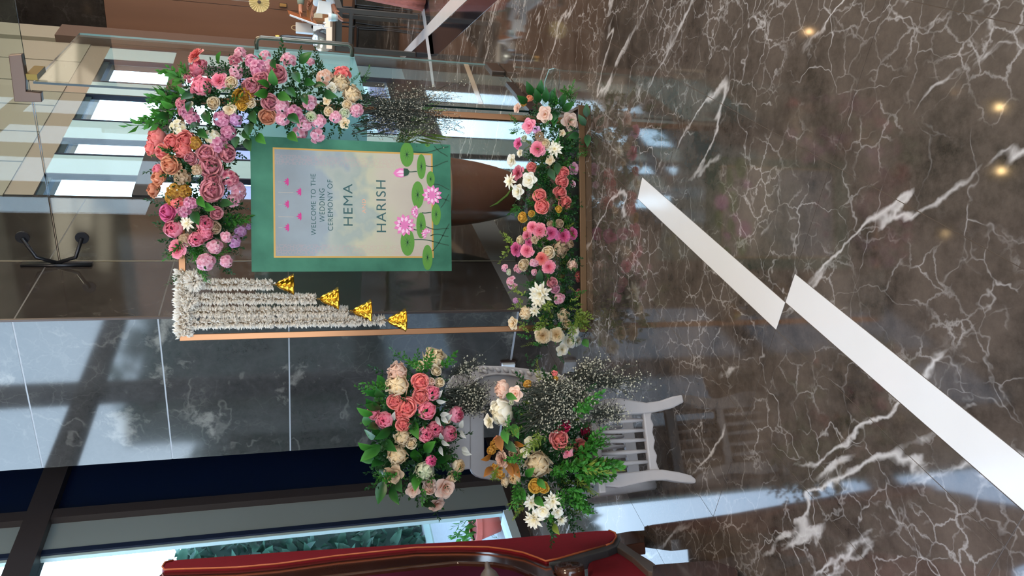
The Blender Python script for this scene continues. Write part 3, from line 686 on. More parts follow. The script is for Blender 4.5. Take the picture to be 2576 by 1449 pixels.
def S(cx, cy, layer=0):
    """point on the board from (down, across) of a close view"""
    v = (cx - 118) / 1927.0; yl = 1370 + 20 * v; yr = 82 + 95 * v
    u = (yl - cy) / (yl - yr); return Vector(((u - .5) * BW, -.0058 - .0003 * layer, (.5 - v) * BH))
a = S(320, 1240); b = S(1860, 262); GOLD = M('gold_print', c3(196, 152, 70), .5)
for nm, (x0, x1, z0, z1) in {'a': (a.x, b.x, a.z - .008, a.z), 'b': (a.x, b.x, b.z, b.z + .008), 'c': (a.x, a.x + .008, b.z + .008, a.z - .008), 'd': (b.x - .008, b.x, b.z + .008, a.z - .008)}.items():
    obj('gold_border', sq(x0, x1, z0, z1, -.0062, -.0050), GOLD, sg, SW)
obj('print_panel', sq(a.x + .008, b.x - .008, b.z + .008, a.z - .008, -.0058, -.0050), SPANEL, sg, SW)
INK = M('ink_green', c3(44, 84, 84), .6); INKO = M('ink_orange', c3(226, 168, 138), .6)
def text(s, cx0, cx1, cy0, cy1, mat):
    cu = bpy.data.curves.new('lettering', 'FONT'); cu.body = s; cu.align_x = 'CENTER'; cu.extrude = .0002; cu.space_character = 1.12; cu.materials.append(mat)
    o = bpy.data.objects.new('lettering', cu); h = abs(S(cx0, 700).z - S(cx1, 700).z); base = S(cx1, (cy0 + cy1) / 2); wd = abs(S(cx1, cy0).x - S(cx1, cy1).x)
    cu.size = h / .70
    COL.objects.link(o); bpy.context.view_layer.update(); w0 = max(o.dimensions.x, 1e-4); me = bpy.data.meshes.new_from_object(o.evaluated_get(bpy.context.evaluated_depsgraph_get())); bpy.data.objects.remove(o); me.materials.clear(); me.materials.append(mat); o = bpy.data.objects.new('lettering', me)
    Wt = SW @ Matrix.Translation((base.x, -.0064, base.z)) @ Matrix.Rotation(math.pi / 2, 4, 'X') @ Matrix.Diagonal((wd / w0, 1, 1, 1))
    put(o, Wt, sg)
    return o
text('WELCOME TO THE', 665, 712, 1030, 445, INK); text('WEDDING', 745, 795, 905, 585, INK); text('CEREMONY OF', 822, 872, 990, 505, INK)
text('HEMA', 970, 1060, 950, 550, INK); text('AND', 1152, 1188, 825, 690, INKO); text('HARISH', 1290, 1385, 1010, 515, INK)
MAG = M('ink_magenta', c3(196, 44, 126), .6); PADG = M('ink_pad', c3(84, 140, 44), .6); PADV = M('ink_vein', c3(34, 78, 44), .6); STEMG = M('ink_stem', c3(26, 70, 46), .6); LPK = M('ink_lotus', c3(226, 120, 176), .6); LPL = M('ink_lotus_light', c3(244, 196, 218), .6)
def flat(pts, layer, d=.0004): return MB().prism([Vector((p.x, -.0060 - .0004 * layer, p.z)) for p in pts], (0, -d * .5, 0))
for cx, cy in ((440, 955), (440, 733), (440, 520), (555, 850), (555, 617)):
    mb = MB()
    for k in range(5):
        an = math.radians(-72 + 36 * k); c0 = S(cx + 22, cy); Lp = .0245 if k == 2 else .022; dr = Vector((math.sin(an), 0, math.cos(an))); sd = Vector((dr.z, 0, -dr.x))
        q = flat([c0, c0 + dr * Lp * .55 + sd * .0040, c0 + dr * Lp, c0 + dr * Lp * .55 - sd * .0040], 1); mb.add(q.v, q.f)
    obj('lotus_icon', mb, MAG, sg, SW)
    c0 = S(365, cy); c1 = S(cx - 40 if cx < 500 else 505, cy); obj('hanging_line', sq(c0.x - .0006, c0.x + .0006, min(c0.z, c1.z), max(c0.z, c1.z), -.0063, -.0058), M('ink_tan', c3(196, 170, 150), .6), sg, SW)
def stem(pts):
    P = [S(*p) for p in pts]; mb = MB()
    for i in range(len(P) - 1):
        d = (P[i + 1] - P[i]).normalized(); n = Vector((d.z, 0, -d.x)) * .0023; q = flat([P[i] - n, P[i] + n, P[i + 1] + n, P[i + 1] - n], 0); mb.add(q.v, q.f)
    obj('lotus_stem', mb, STEMG, sg, SW)
def curve2(a, b, k, n=8):
    r = []
    for i in range(n + 1):
        q = i / n; r.append((a[0] + (b[0] - a[0]) * q, a[1] + (b[1] - a[1]) * q + k * math.sin(q * math.pi * 1.5)))
    return r
for a, b, k in (((1665, 240), (2025, 215), 18), ((1785, 375), (2020, 352), 18), ((1870, 555), (2030, 600), -10), ((1785, 960), (2020, 998), 15), ((1665, 1085), (2020, 1132), -12), ((1850, 1195), (2025, 950), 14), ((1880, 190), (2015, 300), 10), ((1930, 700), (2030, 712), -8), ((1940, 780), (2025, 660), 8), ((1600, 430), (1700, 434), 3), ((1745, 828), (1840, 828), 3), ((1830, 1050), (2015, 1045), -14), ((1660, 985), (1740, 995), 4)): stem(curve2(a, b, k))
for cx, cy, rx, ry in ((1600, 268, 68, 118), (1745, 385, 45, 120), (1838, 505, 42, 75), (1705, 655, 62, 130), (1890, 845, 48, 105), (1735, 950, 48, 125), (1597, 1110, 70, 130), (1797, 1258, 52, 122), (1810, 178, 26, 18)):
    pts = [S(cx + rx * math.cos(t * 2 * math.pi / 24), cy + ry * math.sin(t * 2 * math.pi / 24)) for t in range(24)]
    if cy < 200 or cx == 1600: pts = [Vector((min(p.x, BW / 2 - .001), p.y, p.z)) for p in pts]
    pd = obj('lily_pad', flat(pts, 1), PADG, sg, SW); mb = MB()
    for t in range(9):
        an = t * 2 * math.pi / 9; c0 = S(cx, cy); e0 = S(cx + rx * .62 * math.cos(an), cy + ry * .55 * math.sin(an)); d = (e0 - c0).normalized(); n = Vector((d.z, 0, -d.x)) * .0014
        if e0.x > BW / 2 - .002: continue
        q = flat([c0 - n, c0 + n, e0], 2); mb.add(q.v, q.f)
    if mb.v: obj('pad_veins', mb, PADV, pd, SW)
def lotus(cx, cy, r, n, a0, spread):
    fl0 = None; rr = r / 1927 * BH
    for ring, (k, ln, mat) in enumerate(((n, 1.0, LPK), (n - 1, .78, LPL), (max(3, n - 3), .55, LPK))):
        mb = MB()
        for i in range(k):
            an = math.radians(a0 - spread / 2 + spread * (i + (.5 if spread >= 360 else 0)) / (k if spread >= 360 else max(1, k - 1))); c0 = S(cx, cy); dr = Vector((math.sin(an), 0, math.cos(an))); sd = Vector((dr.z, 0, -dr.x)); Lp = rr * ln
            q = flat([c0, c0 + dr * Lp * .5 + sd * Lp * .22, c0 + dr * Lp * .8 + sd * Lp * .15, c0 + dr * Lp, c0 + dr * Lp * .8 - sd * Lp * .15, c0 + dr * Lp * .5 - sd * Lp * .22], 3 + ring); mb.add(q.v, q.f)
        o = obj('lotus_flower' if ring == 0 else 'inner_petals', mb, mat, sg if ring == 0 else fl0, SW)
        if ring == 0: fl0 = o
lotus(1570, 945, 112, 11, 15, 360); lotus(1850, 660, 105, 11, 0, 360); lotus(1700, 820, 70, 7, 0, 150); lotus(1790, 1030, 58, 7, 40, 200); bud_ = obj('lotus_bud', flat([S(1462, 446), S(1486, 412), S(1530, 396), S(1580, 404), S(1612, 438), S(1590, 474), S(1540, 488), S(1490, 480)], 3), LPK, sg, SW)
for q_ in (((1490, 446), (1530, 415), (1590, 430), (1560, 446)), ((1500, 462), (1560, 452), (1595, 462), (1545, 478))): obj('bud_petal', flat([S(*z) for z in q_], 4), LPL, bud_, SW)
obj('bud_cup', flat([S(1565, 400), S(1565, 480), S(1610, 465), S(1625, 432), S(1605, 405)], 7), STEMG, sg, SW)
for x in (-BW / 2 + .05, BW / 2 - .05):
    obj('hanging_string', MB().tube([(x, .004, BH / 2 - .01), (x, (YF - YS) * 1.0, zt - 1.197 - .002)], .0007, 4), M('nylon', c3(170, 170, 165), .4), sg, SW)

# ------------------------------------------------------------------ flowers: four arrangements
def parse(s):
    res = []
    for ln in s.strip().split(';'):
        q = ln.split()
        if len(q) == 5: res.append((float(q[0]), float(q[1]), float(q[2]), q[3], q[4]))
    return res
def seg_near(p, poly):
    best = None
    for a, b in zip(poly[:-1], poly[1:]):
        d = b - a; t = max(0, min(1, (p - a).dot(d) / max(1e-9, d.length_squared))); c = a + d * t
        if best is None or (p - c).length < best[0]: best = ((p - c).length, c)
    return best
TOC = None
def arrange(root, rows, conv, D, axis, R, flat_=0.8, rs=1.0):
    for (cx, cy, r, k, colr) in rows:
        x, y, sc = conv(cx, cy); p = at(x, y, D); dist, c = seg_near(p, axis)
        bulge = math.sqrt(max(0.0, R * R - dist * dist)) * flat_
        q = at(x, y, D - bulge); n = (q - c) + Vector((0, -.6 * R, .12 * R)) + Vector((random.uniform(-1, 1), random.uniform(-1, 1), random.uniform(-1, 1))) * R * .22
        rad = r / sc / 1965.0 * (D - bulge) * rs
        flower(k, colr, q - n.normalized() * rad * .25, n, rad, root)
def fill(root, name, tm, mat, axis, R, n, size, rnd, region=None, out=0.75, label=None, bias=(0, -.4, 0)):
    items = []
    tot = [(b - a).length for a, b in zip(axis[:-1], axis[1:])]; cum = np.cumsum([0] + tot)
    while len(items) < n:
        s_ = rnd.uniform(0, cum[-1]); i = min(len(tot) - 1, int(np.searchsorted(cum, s_)) - 1); i = max(0, i)
        c = axis[i].lerp(axis[i + 1], (s_ - cum[i]) / max(1e-6, tot[i])); d = Vector(rnd.normal(size=3)).normalized() + Vector(bias) * .5
        if region and not region(c, d): continue
        p = c + d.normalized() * R * rnd.uniform(.25, out); dd = d.normalized() + Vector(rnd.normal(size=3)) * .35
        items.append((p, dd, size * rnd.uniform(.7, 1.25)))
    return scatter(name, SPR[tm], items, mat, root, rnd, label)
rnd = np.random.default_rng(11)
# corner garland
GD = 3.74
gax = [at(x, y, GD) for x, y in ((500, 630), (500, 520), (500, 430), (505, 360), (530, 290), (600, 235), (690, 225), (790, 245), (880, 270))]
gar = thing('corner_garland', 'lush garland of pink, coral and mauve flowers over the top corner of the frame', 'flower garland', at(500, 300, GD))
G1 = parse('''455 115 50 C coral;465 190 56 R pink;490 298 60 P pink;595 265 46 C pink;668 278 34 R cream;700 215 40 H pale;720 95 36 H pale;690 145 34 H dusty;790 145 42 H mauve;
830 195 48 H mauve;890 178 36 H pale;940 222 54 R dusty;850 262 50 R dusty;785 305 52 R dusty;770 325 24 R yellow;742 370 54 R gold;730 415 30 R yellow;780 400 30 R cream;662 440 36 O cream;
1015 140 40 H pale;1145 152 24 H pale;870 110 30 H pale;1225 240 48 H blush;1330 222 46 H coral;1325 278 56 P cream;1392 350 56 P cream;1360 412 28 R cream;1415 448 38 H pale;1345 462 30 R wg;1272 310 32 O white;
900 398 46 R dusty;885 485 46 R peach;968 420 42 H pale;970 502 40 H pale;1050 465 46 H mauve;1140 398 40 H pale;1148 482 32 B wg;1110 530 42 H pale;1188 512 42 H pale;1250 452 26 R cream;1292 482 36 H pale;1345 522 32 O cream;
1075 600 45 H pale;1180 602 42 H pale;1082 652 40 H pale;1122 692 36 H pale;1142 738 28 H pale;350 550 42 H white;400 462 40 H mauve;432 492 38 H mauve;362 400 32 H dusty;412 245 30 H dusty;
615 500 46 H mauve;692 505 36 H lilac;650 575 44 H mauve;212 605 56 P coral;190 668 48 R coral;255 692 46 R coral;312 635 46 R coral;392 622 52 R coral;380 682 50 P coral;425 732 36 R dusty;
520 702 50 R dusty;592 650 46 H mauve;645 702 50 R dusty;560 602 42 H white;300 770 54 R peach;545 780 64 R dusty;230 845 46 R peach;200 920 42 R peach;375 852 46 H beige;225 800 32 R pink;
552 922 62 R dusty;560 865 46 R dusty;668 850 50 H dusty;712 925 58 H pale;690 982 36 H pale;285 1055 50 R hot;340 1000 34 H coral;425 1000 34 H mauve;382 1048 34 H mauve;582 1060 36 R dusty;
325 1155 48 B pink;402 1120 44 D white;512 1125 44 B pink;510 1180 46 P pink;458 1216 40 B pink;385 1220 38 H beige;345 1272 50 C pink;572 1145 34 R beige;572 1262 42 H pale;730 1165 36 H lilac;697 1232 36 H lilac;
640 1205 30 H pale;515 1350 50 H pale;640 1352 36 H pale;780 1140 22 H lilac;330 920 40 H gold;310 965 44 H gold;390 930 34 H gold;470 800 30 H beige;455 640 34 H gold;560 400 34 R cream;1240 390 24 O cream''')
cv1 = lambda cx, cy: (300 + cx / 2.375, 90 + cy / 2.375, 2.375)
arrange(gar, G1, cv1, GD, gax, .20, .8, 1.14)
fill(gar, 'foliage', 'box', LEAFM['dark'], gax, .19, 520, .085, rnd, out=.8)
fill(gar, 'green_sprigs', 'fern', LEAFM['bright'], gax, .21, 70, .10, rnd, out=.85)
def sprigs(root, rows, conv, D, tm, mat, rnd, name='green_sprigs'):
    items = []
    for cx, cy, cx2, cy2, n in rows:
        x, y, s_ = conv(cx, cy); x2, y2, s_ = conv(cx2, cy2)
        for k in range(n):
            a = at(x + rnd.uniform(-14, 14), y + rnd.uniform(-14, 14), D - rnd.uniform(0, .08)); b = at(x2 + rnd.uniform(-16, 16), y2 + rnd.uniform(-16, 16), D - rnd.uniform(0, .10)); items.append((a, b - a, (b - a).length * rnd.uniform(.85, 1.1)))
    return scatter(name, SPR[tm], items, mat, root, rnd)
sprigs(gar, [(400, 260, 290, 215, 4), (420, 340, 225, 330, 4), (380, 420, 240, 420, 4), (340, 470, 185, 470, 3), (300, 510, 105, 515, 4), (330, 430, 200, 380, 3), (420, 230, 385, 190, 3)], cv1, GD, 'broad', LEAFM['bright'], rnd)
sprigs(gar, [(430, 1230, 500, 1430, 6), (430, 1250, 560, 1320, 4), (600, 1080, 760, 1090, 5), (620, 1150, 740, 1130, 4), (540, 1290, 640, 1300, 3)], cv1, GD - .05, 'fern', LEAFM['bright'], rnd)
for cx, cy, dx, dy, k in ((1075, 165, 1, -1.0, 'laurel'), (1040, 215, .6, 1, 'laurel'), (1100, 270, 1, .3, 'laurel'), (1160, 300, 1, -.2, 'laurel'), (1100, 350, .3, 1, 'laurel'), (930, 300, -.3, -1, 'bright'), (890, 340, -1, .2, 'bright'), (945, 350, 1, .4, 'bright'), (900, 300, -1, -.5, 'bright'),
                          (1000, 310, .8, .8, 'laurel'), (910, 140, .3, 1, 'laurel'), (440, 350, -1, .3, 'laurel'), (430, 390, -.5, 1, 'laurel'), (470, 560, 1, 1, 'laurel'), (480, 520, -1, .4, 'laurel'), (510, 450, .3, 1, 'laurel'), (790, 450, .2, 1, 'dark'), (780, 520, -.2, 1, 'laurel'), (740, 560, .5, 1, 'laurel'),
                          (760, 610, .2, 1, 'dark'), (700, 600, -.2, 1, 'dark'), (300, 480, -1, 0, 'laurel'), (320, 430, -1, -.4, 'bright'), (350, 250, -1, -.3, 'bright'), (590, 170, 0, -1, 'bright'), (470, 960, .5, 1, 'bright'), (500, 1010, 1, .5, 'bright'), (440, 1050, .4, 1, 'laurel'), (600, 1000, 1, 0, 'dark'), (1010, 470, .8, .6, 'laurel'), (1010, 580, .6, .6, 'bright'), (1220, 340, 1, .4, 'dark'), (820, 590, .6, .7, 'bright')):
    x, y, sc = cv1(cx, cy); p = at(x, y, GD - .17); q = at(x + dx * 12, y + dy * 12, GD - .19); leaf(k, p, q - p + Vector((0, -.004, 0)), Vector((random.uniform(-.5, .5), -1, .3)), random.uniform(.065, .085), gar, .55)
items = []
for k in range(84):
    a = at(rnd.uniform(880, 925), rnd.uniform(232, 345), GD - rnd.uniform(-.02, .1)); b = at(rnd.uniform(1040, 1200), rnd.uniform(222, 345), GD - rnd.uniform(-.02, .1)); items.append((a, b - a, (b - a).length * rnd.uniform(.6, 1.0), .02))
gypso('dried_spray', items, gar, rnd, True, 34, 'trailing dark dried spray with tiny cream blooms')
for k in range(14):
    a = at(rnd.uniform(880, 1000), rnd.uniform(235, 340), GD - .03); leaf('dark', a, Vector((rnd.normal() * .4, -.2, -1)), Vector((rnd.normal(), -1, 0)), .05, gar, .25)

# tray arrangement
TD = 3.80
tax = [at(1388, y, TD) for y in (845, 700, 560, 420, 290)]
tra = thing('tray_flower_bed', 'long bed of pink, white and cream flowers filling the floor tray of the frame', 'flower arrangement', (0.36, TD, .02))
T1 = parse('''500 255 36 R peach;385 350 46 O blush;440 300 34 H gold;650 410 78 O blush;890 480 90 O blush;500 520 72 O pink;572 560 40 O lilac;600 622 46 B beige;390 690 56 O hot;410 780 40 O white;
580 740 74 C pink;650 690 50 R cream;742 740 82 D white;700 850 46 O cream;330 850 60 O white;388 970 72 C pink;520 915 48 R coral;310 1050 78 D white;390 1150 72 O white;500 1040 76 O white;
830 975 60 R coral;930 930 60 O mauve;820 1060 64 R coral;800 1160 66 R coral;850 1252 66 R coral;922 1080 36 O pale;600 1190 66 R coral;620 1292 72 R coral;786 1320 34 R yellow;430 1400 50 R yellow;820 590 34 O cream;450 640 30 R wg''')
T2 = parse('''430 62 48 R yellow;520 30 32 R yellow;705 130 34 R beige;795 125 42 R beige;530 160 56 C pink;600 190 72 C pink;712 215 62 C hot;830 240 74 C hot;920 220 62 C hot;462 180 26 R yellow;
478 240 52 C pink;500 300 42 C hot;550 282 42 O beige;410 282 42 R cream;370 370 66 C hot;478 382 66 C pink;800 365 88 P beige;890 320 42 B beige;680 400 62 R cream;620 460 60 C coral;
690 540 64 C pink;550 500 42 H pale;440 520 56 R cream;390 560 42 H pale;545 590 32 H pale;260 545 38 H pale;325 690 62 H pale;725 690 52 R dusty;750 750 46 R mauve;795 842 54 H pale;
920 522 62 P blush;985 632 54 R coral;980 790 42 R dusty;600 800 118 D white;580 868 70 D white;460 982 66 P cream;550 960 56 D white;345 1080 62 O cream;365 860 32 H lilac;830 1000 66 P cream;
862 1080 48 R cream;630 1200 78 C cream;760 1190 72 C cream;930 1150 70 O white;880 1250 80 O white;820 1332 70 O white;970 1252 52 O white;300 590 30 R wg''')
cv3 = lambda cx, cy: (1200 + cx / 3.8125, 180 + cy / 3.8125, 3.8125); cv4 = lambda cx, cy: (1200 + cx / 3.8125, 530 + cy / 3.8125, 3.8125)
arrange(tra, T1, cv3, TD, tax, .17, .8, 1.18); arrange(tra, T2, cv4, TD, tax, .17, .8, 1.18)
def above(c, d): return c.z + d.normalized().z * .15 > .02
fill(tra, 'foliage', 'box', LEAFM['dark'], tax, .155, 620, .07, rnd, above, .85)
fill(tra, 'moss_sprigs', 'box', LEAFM['bright'], tax, .165, 200, .06, rnd, above, .9)
fill(tra, 'lime_sprigs', 'fern', LEAFM['lime'], tax, .165, 90, .075, rnd, above, .9)
sprigs(tra, [(420, 770, 340, 760, 4), (430, 880, 345, 900, 4), (640, 930, 700, 900, 4), (640, 1020, 600, 1120, 4), (900, 880, 1010, 880, 4), (930, 960, 1050, 1000, 5), (940, 1010, 1070, 1090, 5), (860, 1090, 900, 1200, 3), (340, 300, 270, 250, 2), (340, 380, 280, 430, 2), (450, 1120, 440, 1100, 2)], cv4, TD - .14, 'box', LEAFM['lime'], rnd, 'lime_sprigs')
sprigs(tra, [(880, 280, 930, 160, 5), (860, 260, 870, 180, 4), (360, 480, 320, 440, 3), (400, 560, 340, 540, 3), (700, 560, 700, 520, 4), (960, 780, 1030, 760, 3), (380, 1250, 330, 1400, 4)], cv3, TD - .12, 'fern', LEAFM['bright'], rnd, 'green_sprigs')
for cx, cy, dx, dy in ((530, 230, -.4, -1), (600, 230, .1, -1), (600, 300, -.3, -1), (660, 300, 0, -1), (690, 300, .4, -1), (750, 330, -.2, -1), (800, 340, .3, -1), (820, 380, .6, -.5), (740, 400, 0, 1), (770, 370, -.3, .8), (480, 300, -.6, -.4)):
    x, y, sc = cv3(cx, cy); p = at(x, y, TD - .12); q = at(x + dx * 12, y + dy * 12, TD - .14); leaf('laurel', p, q - p, Vector((random.uniform(-.4, .4), -1, .4)), .085, tra, .5)
for cx, cy, dx, dy in ((1050, 440, 0, -1), (1040, 520, -.6, -1), (1060, 600, 0, 1), (980, 600, -1, .3), (600, 690, 0, -1), (770, 870, 0, 1), (690, 930, .5, 1)):
    x, y, sc = cv3(cx, cy) if (cx, cy) != (600, 690) else cv4(cx, cy); p = at(x, y, TD - .19); q = at(x + dx * 12, y + dy * 12, TD - .2); leaf('dark', p, q - p, Vector((random.uniform(-.4, .4), -1, .4)), .07, tra, .55)
x, y, sc = cv4(1020, 1230); p = at(x, y, TD - .17); leaf('bright', p, Vector((-.6, -.4, -.2)), Vector((0, -1, .5)), .05, tra, .8)

# ------------------------------------------------------------------ jasmine strings with bells
JD = YF - .02
JAS = leafmat('jasmine_bud', c3(246, 228, 204), c3(255, 252, 246), .6, .4, 0)
def buds(items, rnd):
    mb = MB()
    for p, d, L in items:
        p = Vector(p); d = Vector(d).normalized(); a = d.orthogonal().normalized(); b = d.cross(a); w_ = L * .2
        q1 = p + d * L * .55
        mb.add([p] + [q1 + (a * math.cos(k * 2.094) + b * math.sin(k * 2.094)) * w_ for k in range(3)] + [p + d * L], [(0, 2, 1), (0, 3, 2), (0, 1, 3), (1, 2, 4), (2, 3, 4), (3, 1, 4)], [0.0, .6, .6, .6, 1.0])
    return mb
GOLDM = M('gold_bell', c3(226, 166, 52), .22, 1.0)
def bell(parent, p, s):
    prof = [(.10, 0), (.16, -.06), (.26, -.16), (.36, -.34), (.42, -.55), (.50, -.75), (.62, -.92), (.66, -1.0), (.60, -1.0), (.46, -.75), (.38, -.5)]
    prof2 = []
    for i in range(15):
        z = -1.0 * i / 14; q = i / 14; prof2.append((.10 + .20 * q ** .5 + .28 * q + .10 * q ** 6, z))
    mb = MB().lathe([(r * s, z * s * 1.0) for r, z in prof2] + [(.60 * s, -1.02 * s), (.40 * s, -.6 * s)], 28, p, rf=lambda i, k: 1.0 + (.08 if ((i // 2) % 2 == 0) == (k % 4 < 2) else -.05) if 0 < i < 14 else 1.0)
    b = obj('bell', mb, GOLDM, parent, None, True)
    obj('clapper', MB().lathe([(.0, -.75 * s), (.10 * s, -.82 * s), (.13 * s, -.92 * s), (.10 * s, -1.02 * s), (0, -1.06 * s)], 10, p), GOLDM, b, smooth=True)
    obj('loop', MB().tube([Vector(p) + Vector((math.sin(a) * .05 * s, 0, .10 * s - math.cos(a) * .10 * s)) for a in np.linspace(0, 6.28, 12)], .012 * s, 5), GOLDM, b)
jt = thing('jasmine_roll', 'thick roll of white jasmine buds wound along the left end of the top bar', 'flower garland', at(450, 760, JD))
p0, p1 = at(462, 684, JD), at(462, 845, JD); items = []
for k in range(900):
    c = p0.lerp(p1, rnd.uniform()); a = rnd.uniform(0, 6.28); d = Vector((rnd.normal() * .25, math.cos(a), math.sin(a))); items.append((c + d.normalized() * .012, d, rnd.uniform(.026, .042)))
c = at(490, 706, JD - .02)
for k in range(330): d = Vector(rnd.normal(size=3)); items.append((c + d.normalized() * .016, d, rnd.uniform(.03, .045)))
c = at(476, 760, JD - .02)
for k in range(160): d = Vector(rnd.normal(size=3)); items.append((c + d.normalized() * .012, d, rnd.uniform(.025, .038)))
obj('jasmine_buds', buds(items, rnd), JAS, jt, kind='stuff')
obj('wire', MB().tube([p0, p1], .014, 8), JAS, jt)
where = ['shortest jasmine string, nearest the pink garland, ending in a gold bell', 'second shortest jasmine string with a gold bell, next to the shortest', 'second longest jasmine string with a gold bell', 'longest jasmine string, beside the left post, ending in a gold bell']
for (ya, yb, xa, xb, xe), lb in zip(((715, 716, 500, 684, 739), (752, 752, 484, 793, 851), (785, 783, 478, 876, 933), (814, 806, 478, 964, 1020)), where):
    a, b, e_ = at(xa, ya, JD), at(xb, yb, JD), at(xe, yb, JD); s_ = thing('jasmine_string', lb, 'flower string', a, 'jasmine strings on the frame')
    items = []; Ls = (b - a).length; n = int(Ls * 2600); seg = .0
    for k in range(n):
        t = rnd.uniform(); an = rnd.uniform(0, 6.28); c = a.lerp(b, t); tf = math.sin(t * Ls / .035 * 3.14) * .15
        d = Vector((math.cos(an), math.sin(an), rnd.normal() * .25 + tf)); items.append((c + d * .003, d, rnd.uniform(.020, .034)))
    obj('jasmine_buds', buds(items, rnd), JAS, s_, kind='stuff')
    obj('thread', MB().tube([a + Vector((0, 0, .05)), b, b + (e_ - b) * .25], .0012, 5), M('thread', c3(150, 120, 80), .6), s_)
    top = b + (e_ - b) * .22; bell(s_, top, (top - e_).length)
# ------------------------------------------------------------------ white carved chair
PAINT = M('chalk_white_paint', c3(166, 158, 156), .5, var=.06, scale=30, bump=.15)
FLf = Vector((-.748, 2.595, 0)); CXl = Vector((.958, .288, 0)).normalized(); CBk = Vector((-CXl.y, CXl.x, 0))
wc = thing('carved_chair', 'low white carved wooden chair with spindled front, holding two bouquets', 'chair', FLf + CXl * .16 + CBk * .18)
cv6 = lambda cx, cy: (1180 + cx / 3.018, 880 + cy / 3.018, 3.018)
def cpl(pts, back=0.0, cv=cv6): return [onp(*cv(cx, cy)[:2], FLf + CBk * back, CBk) for cx, cy in pts]
def cprism(name, pts, back, th, mat=PAINT, par=None, cv=cv6, bev=.006, label=None):
    return obj(name, MB().prism(cpl(pts, back, cv), CBk * th), mat, par or wc, None, False, label, bevel=bev)
LEGL = [(880, 925), (1000, 935), (1150, 935), (1300, 920), (1370, 912), (1470, 908), (1600, 928), (1690, 952), (1730, 985), (1722, 1015), (1600, 1004), (1500, 988), (1400, 992), (1300, 1012), (1150, 1046), (1000, 1034), (880, 1010)]
LEGR = [(880, 410), (980, 398), (1050, 371), (1150, 365), (1250, 384), (1350, 400), (1450, 386), (1550, 352), (1622, 340), (1634, 398), (1550, 440), (1450, 464), (1390, 476), (1330, 482), (1200, 490), (1100, 496), (880, 500)]
cprism('leg', LEGL, 0, .045); cprism('leg', LEGR, 0, .045)
cprism('scalloped_rail', [(1322, 472), (1350, 700), (1376, 935), (1462, 930), (1440, 890), (1426, 850), (1432, 800), (1406, 745), (1416, 685), (1396, 625), (1405, 565), (1384, 520), (1392, 465)], .008, .028)
zs = cpl([(985, 700)])[0].z
def spindle(a, b, back):
    p, q = cpl([a, b], back); d = q - p
    obj('spindle', MB().tube([p, p + d * .3, p + d * .5, p + d * .7, q], [.006, .0085, .0095, .0085, .006], 8), PAINT, wc, smooth=True)
for a, b in (((985, 552), (1330, 531)), ((985, 626), (1340, 609)), ((985, 697), (1352, 683)), ((985, 792), (1366, 767)), ((985, 874), (1376, 848))): spindle(a, b, .022)
# seat, rear spindles, rear legs
se = MB(); sp0 = FLf + CXl * -.03; se.prism([FLf - CXl * .02 - CBk * .02 + Vector((0, 0, zs)), FLf + CXl * .36 - CBk * .02 + Vector((0, 0, zs)), FLf + CXl * .50 + CBk * .36 + Vector((0, 0, zs)), FLf - CXl * .02 + CBk * .36 + Vector((0, 0, zs))], (0, 0, .03))
obj('seat', se, PAINT, wc, bevel=.006)
for k in range(7):
    p = FLf + CXl * (.04 + k * .042) + CBk * .33; obj('spindle', MB().tube([p + Vector((0, 0, .12)), p + Vector((0, 0, .2)), p + Vector((0, 0, zs))], [.006, .009, .006], 8), PAINT, wc, smooth=True)
obj('stretcher', MB().box(FLf + CXl * .17 + CBk * .33 + Vector((0, 0, .105)), (.30, .025, .05), CXl, CBk), PAINT, wc, bevel=.005)
for sx in (-.005, .32):
    p = FLf + CXl * sx + CBk * .33; obj('leg', MB().tube([p + Vector((0, 0, zs)), p + CBk * .01 + Vector((0, 0, .2)), p + CBk * .0 + Vector((0, 0, .1)), p + CBk * .03 + Vector((0, 0, .004))], [.03, .028, .022, .02], 8), PAINT, wc, smooth=True)
# back: crest board with round shoulder, carved right-hand scroll with rope notches
cv7 = lambda cx, cy: (1060 + cx / 4.025, 880 + cy / 4.025, 4.025)
BKD = .36
cprism('crest_board', [(500, 480), (500, 1210), (525, 1252), (560, 1280), (610, 1298), (700, 1312), (800, 1310), (860, 1290), (900, 1240), (905, 1150), (640, 1100), (634, 700), (660, 480)], BKD, .03, cv=cv7)
cprism('crest_panel', [(250, 480), (420, 480), (500, 560), (502, 1210), (480, 1206), (420, 1216), (300, 1200), (250, 1100)], BKD + .012, .02, cv=cv7)
cprism('back_stile', [(800, 1150), (870, 1180), (880, 1290), (1400, 1260), (1520, 1240), (1520, 1130)], BKD, .03, cv=cv7)
cprism('carved_scroll', [(240, 480), (270, 330), (330, 250), (440, 195), (600, 156), (780, 160), (950, 174), (1120, 195), (1250, 218), (1400, 250), (1520, 300), (1520, 480), (1300, 400), (1150, 330), (1000, 268), (880, 246), (750, 242), (640, 258), (560, 300), (505, 350), (500, 480)], BKD - .012, .045, cv=cv7)
cprism('scroll_field', [(505, 350), (560, 300), (640, 258), (750, 242), (880, 246), (1000, 268), (1150, 330), (1300, 400), (1500, 480), (1500, 560), (660, 560), (520, 480)], BKD + .006, .02, cv=cv7)
ridge = cpl([(505, 352), (560, 302), (640, 260), (750, 243), (880, 247), (1000, 269), (1150, 330), (1300, 400)], BKD - .014, cv7); obj('carved_ridge', MB().tube(ridge, .006, 6), PAINT, wc, smooth=True)
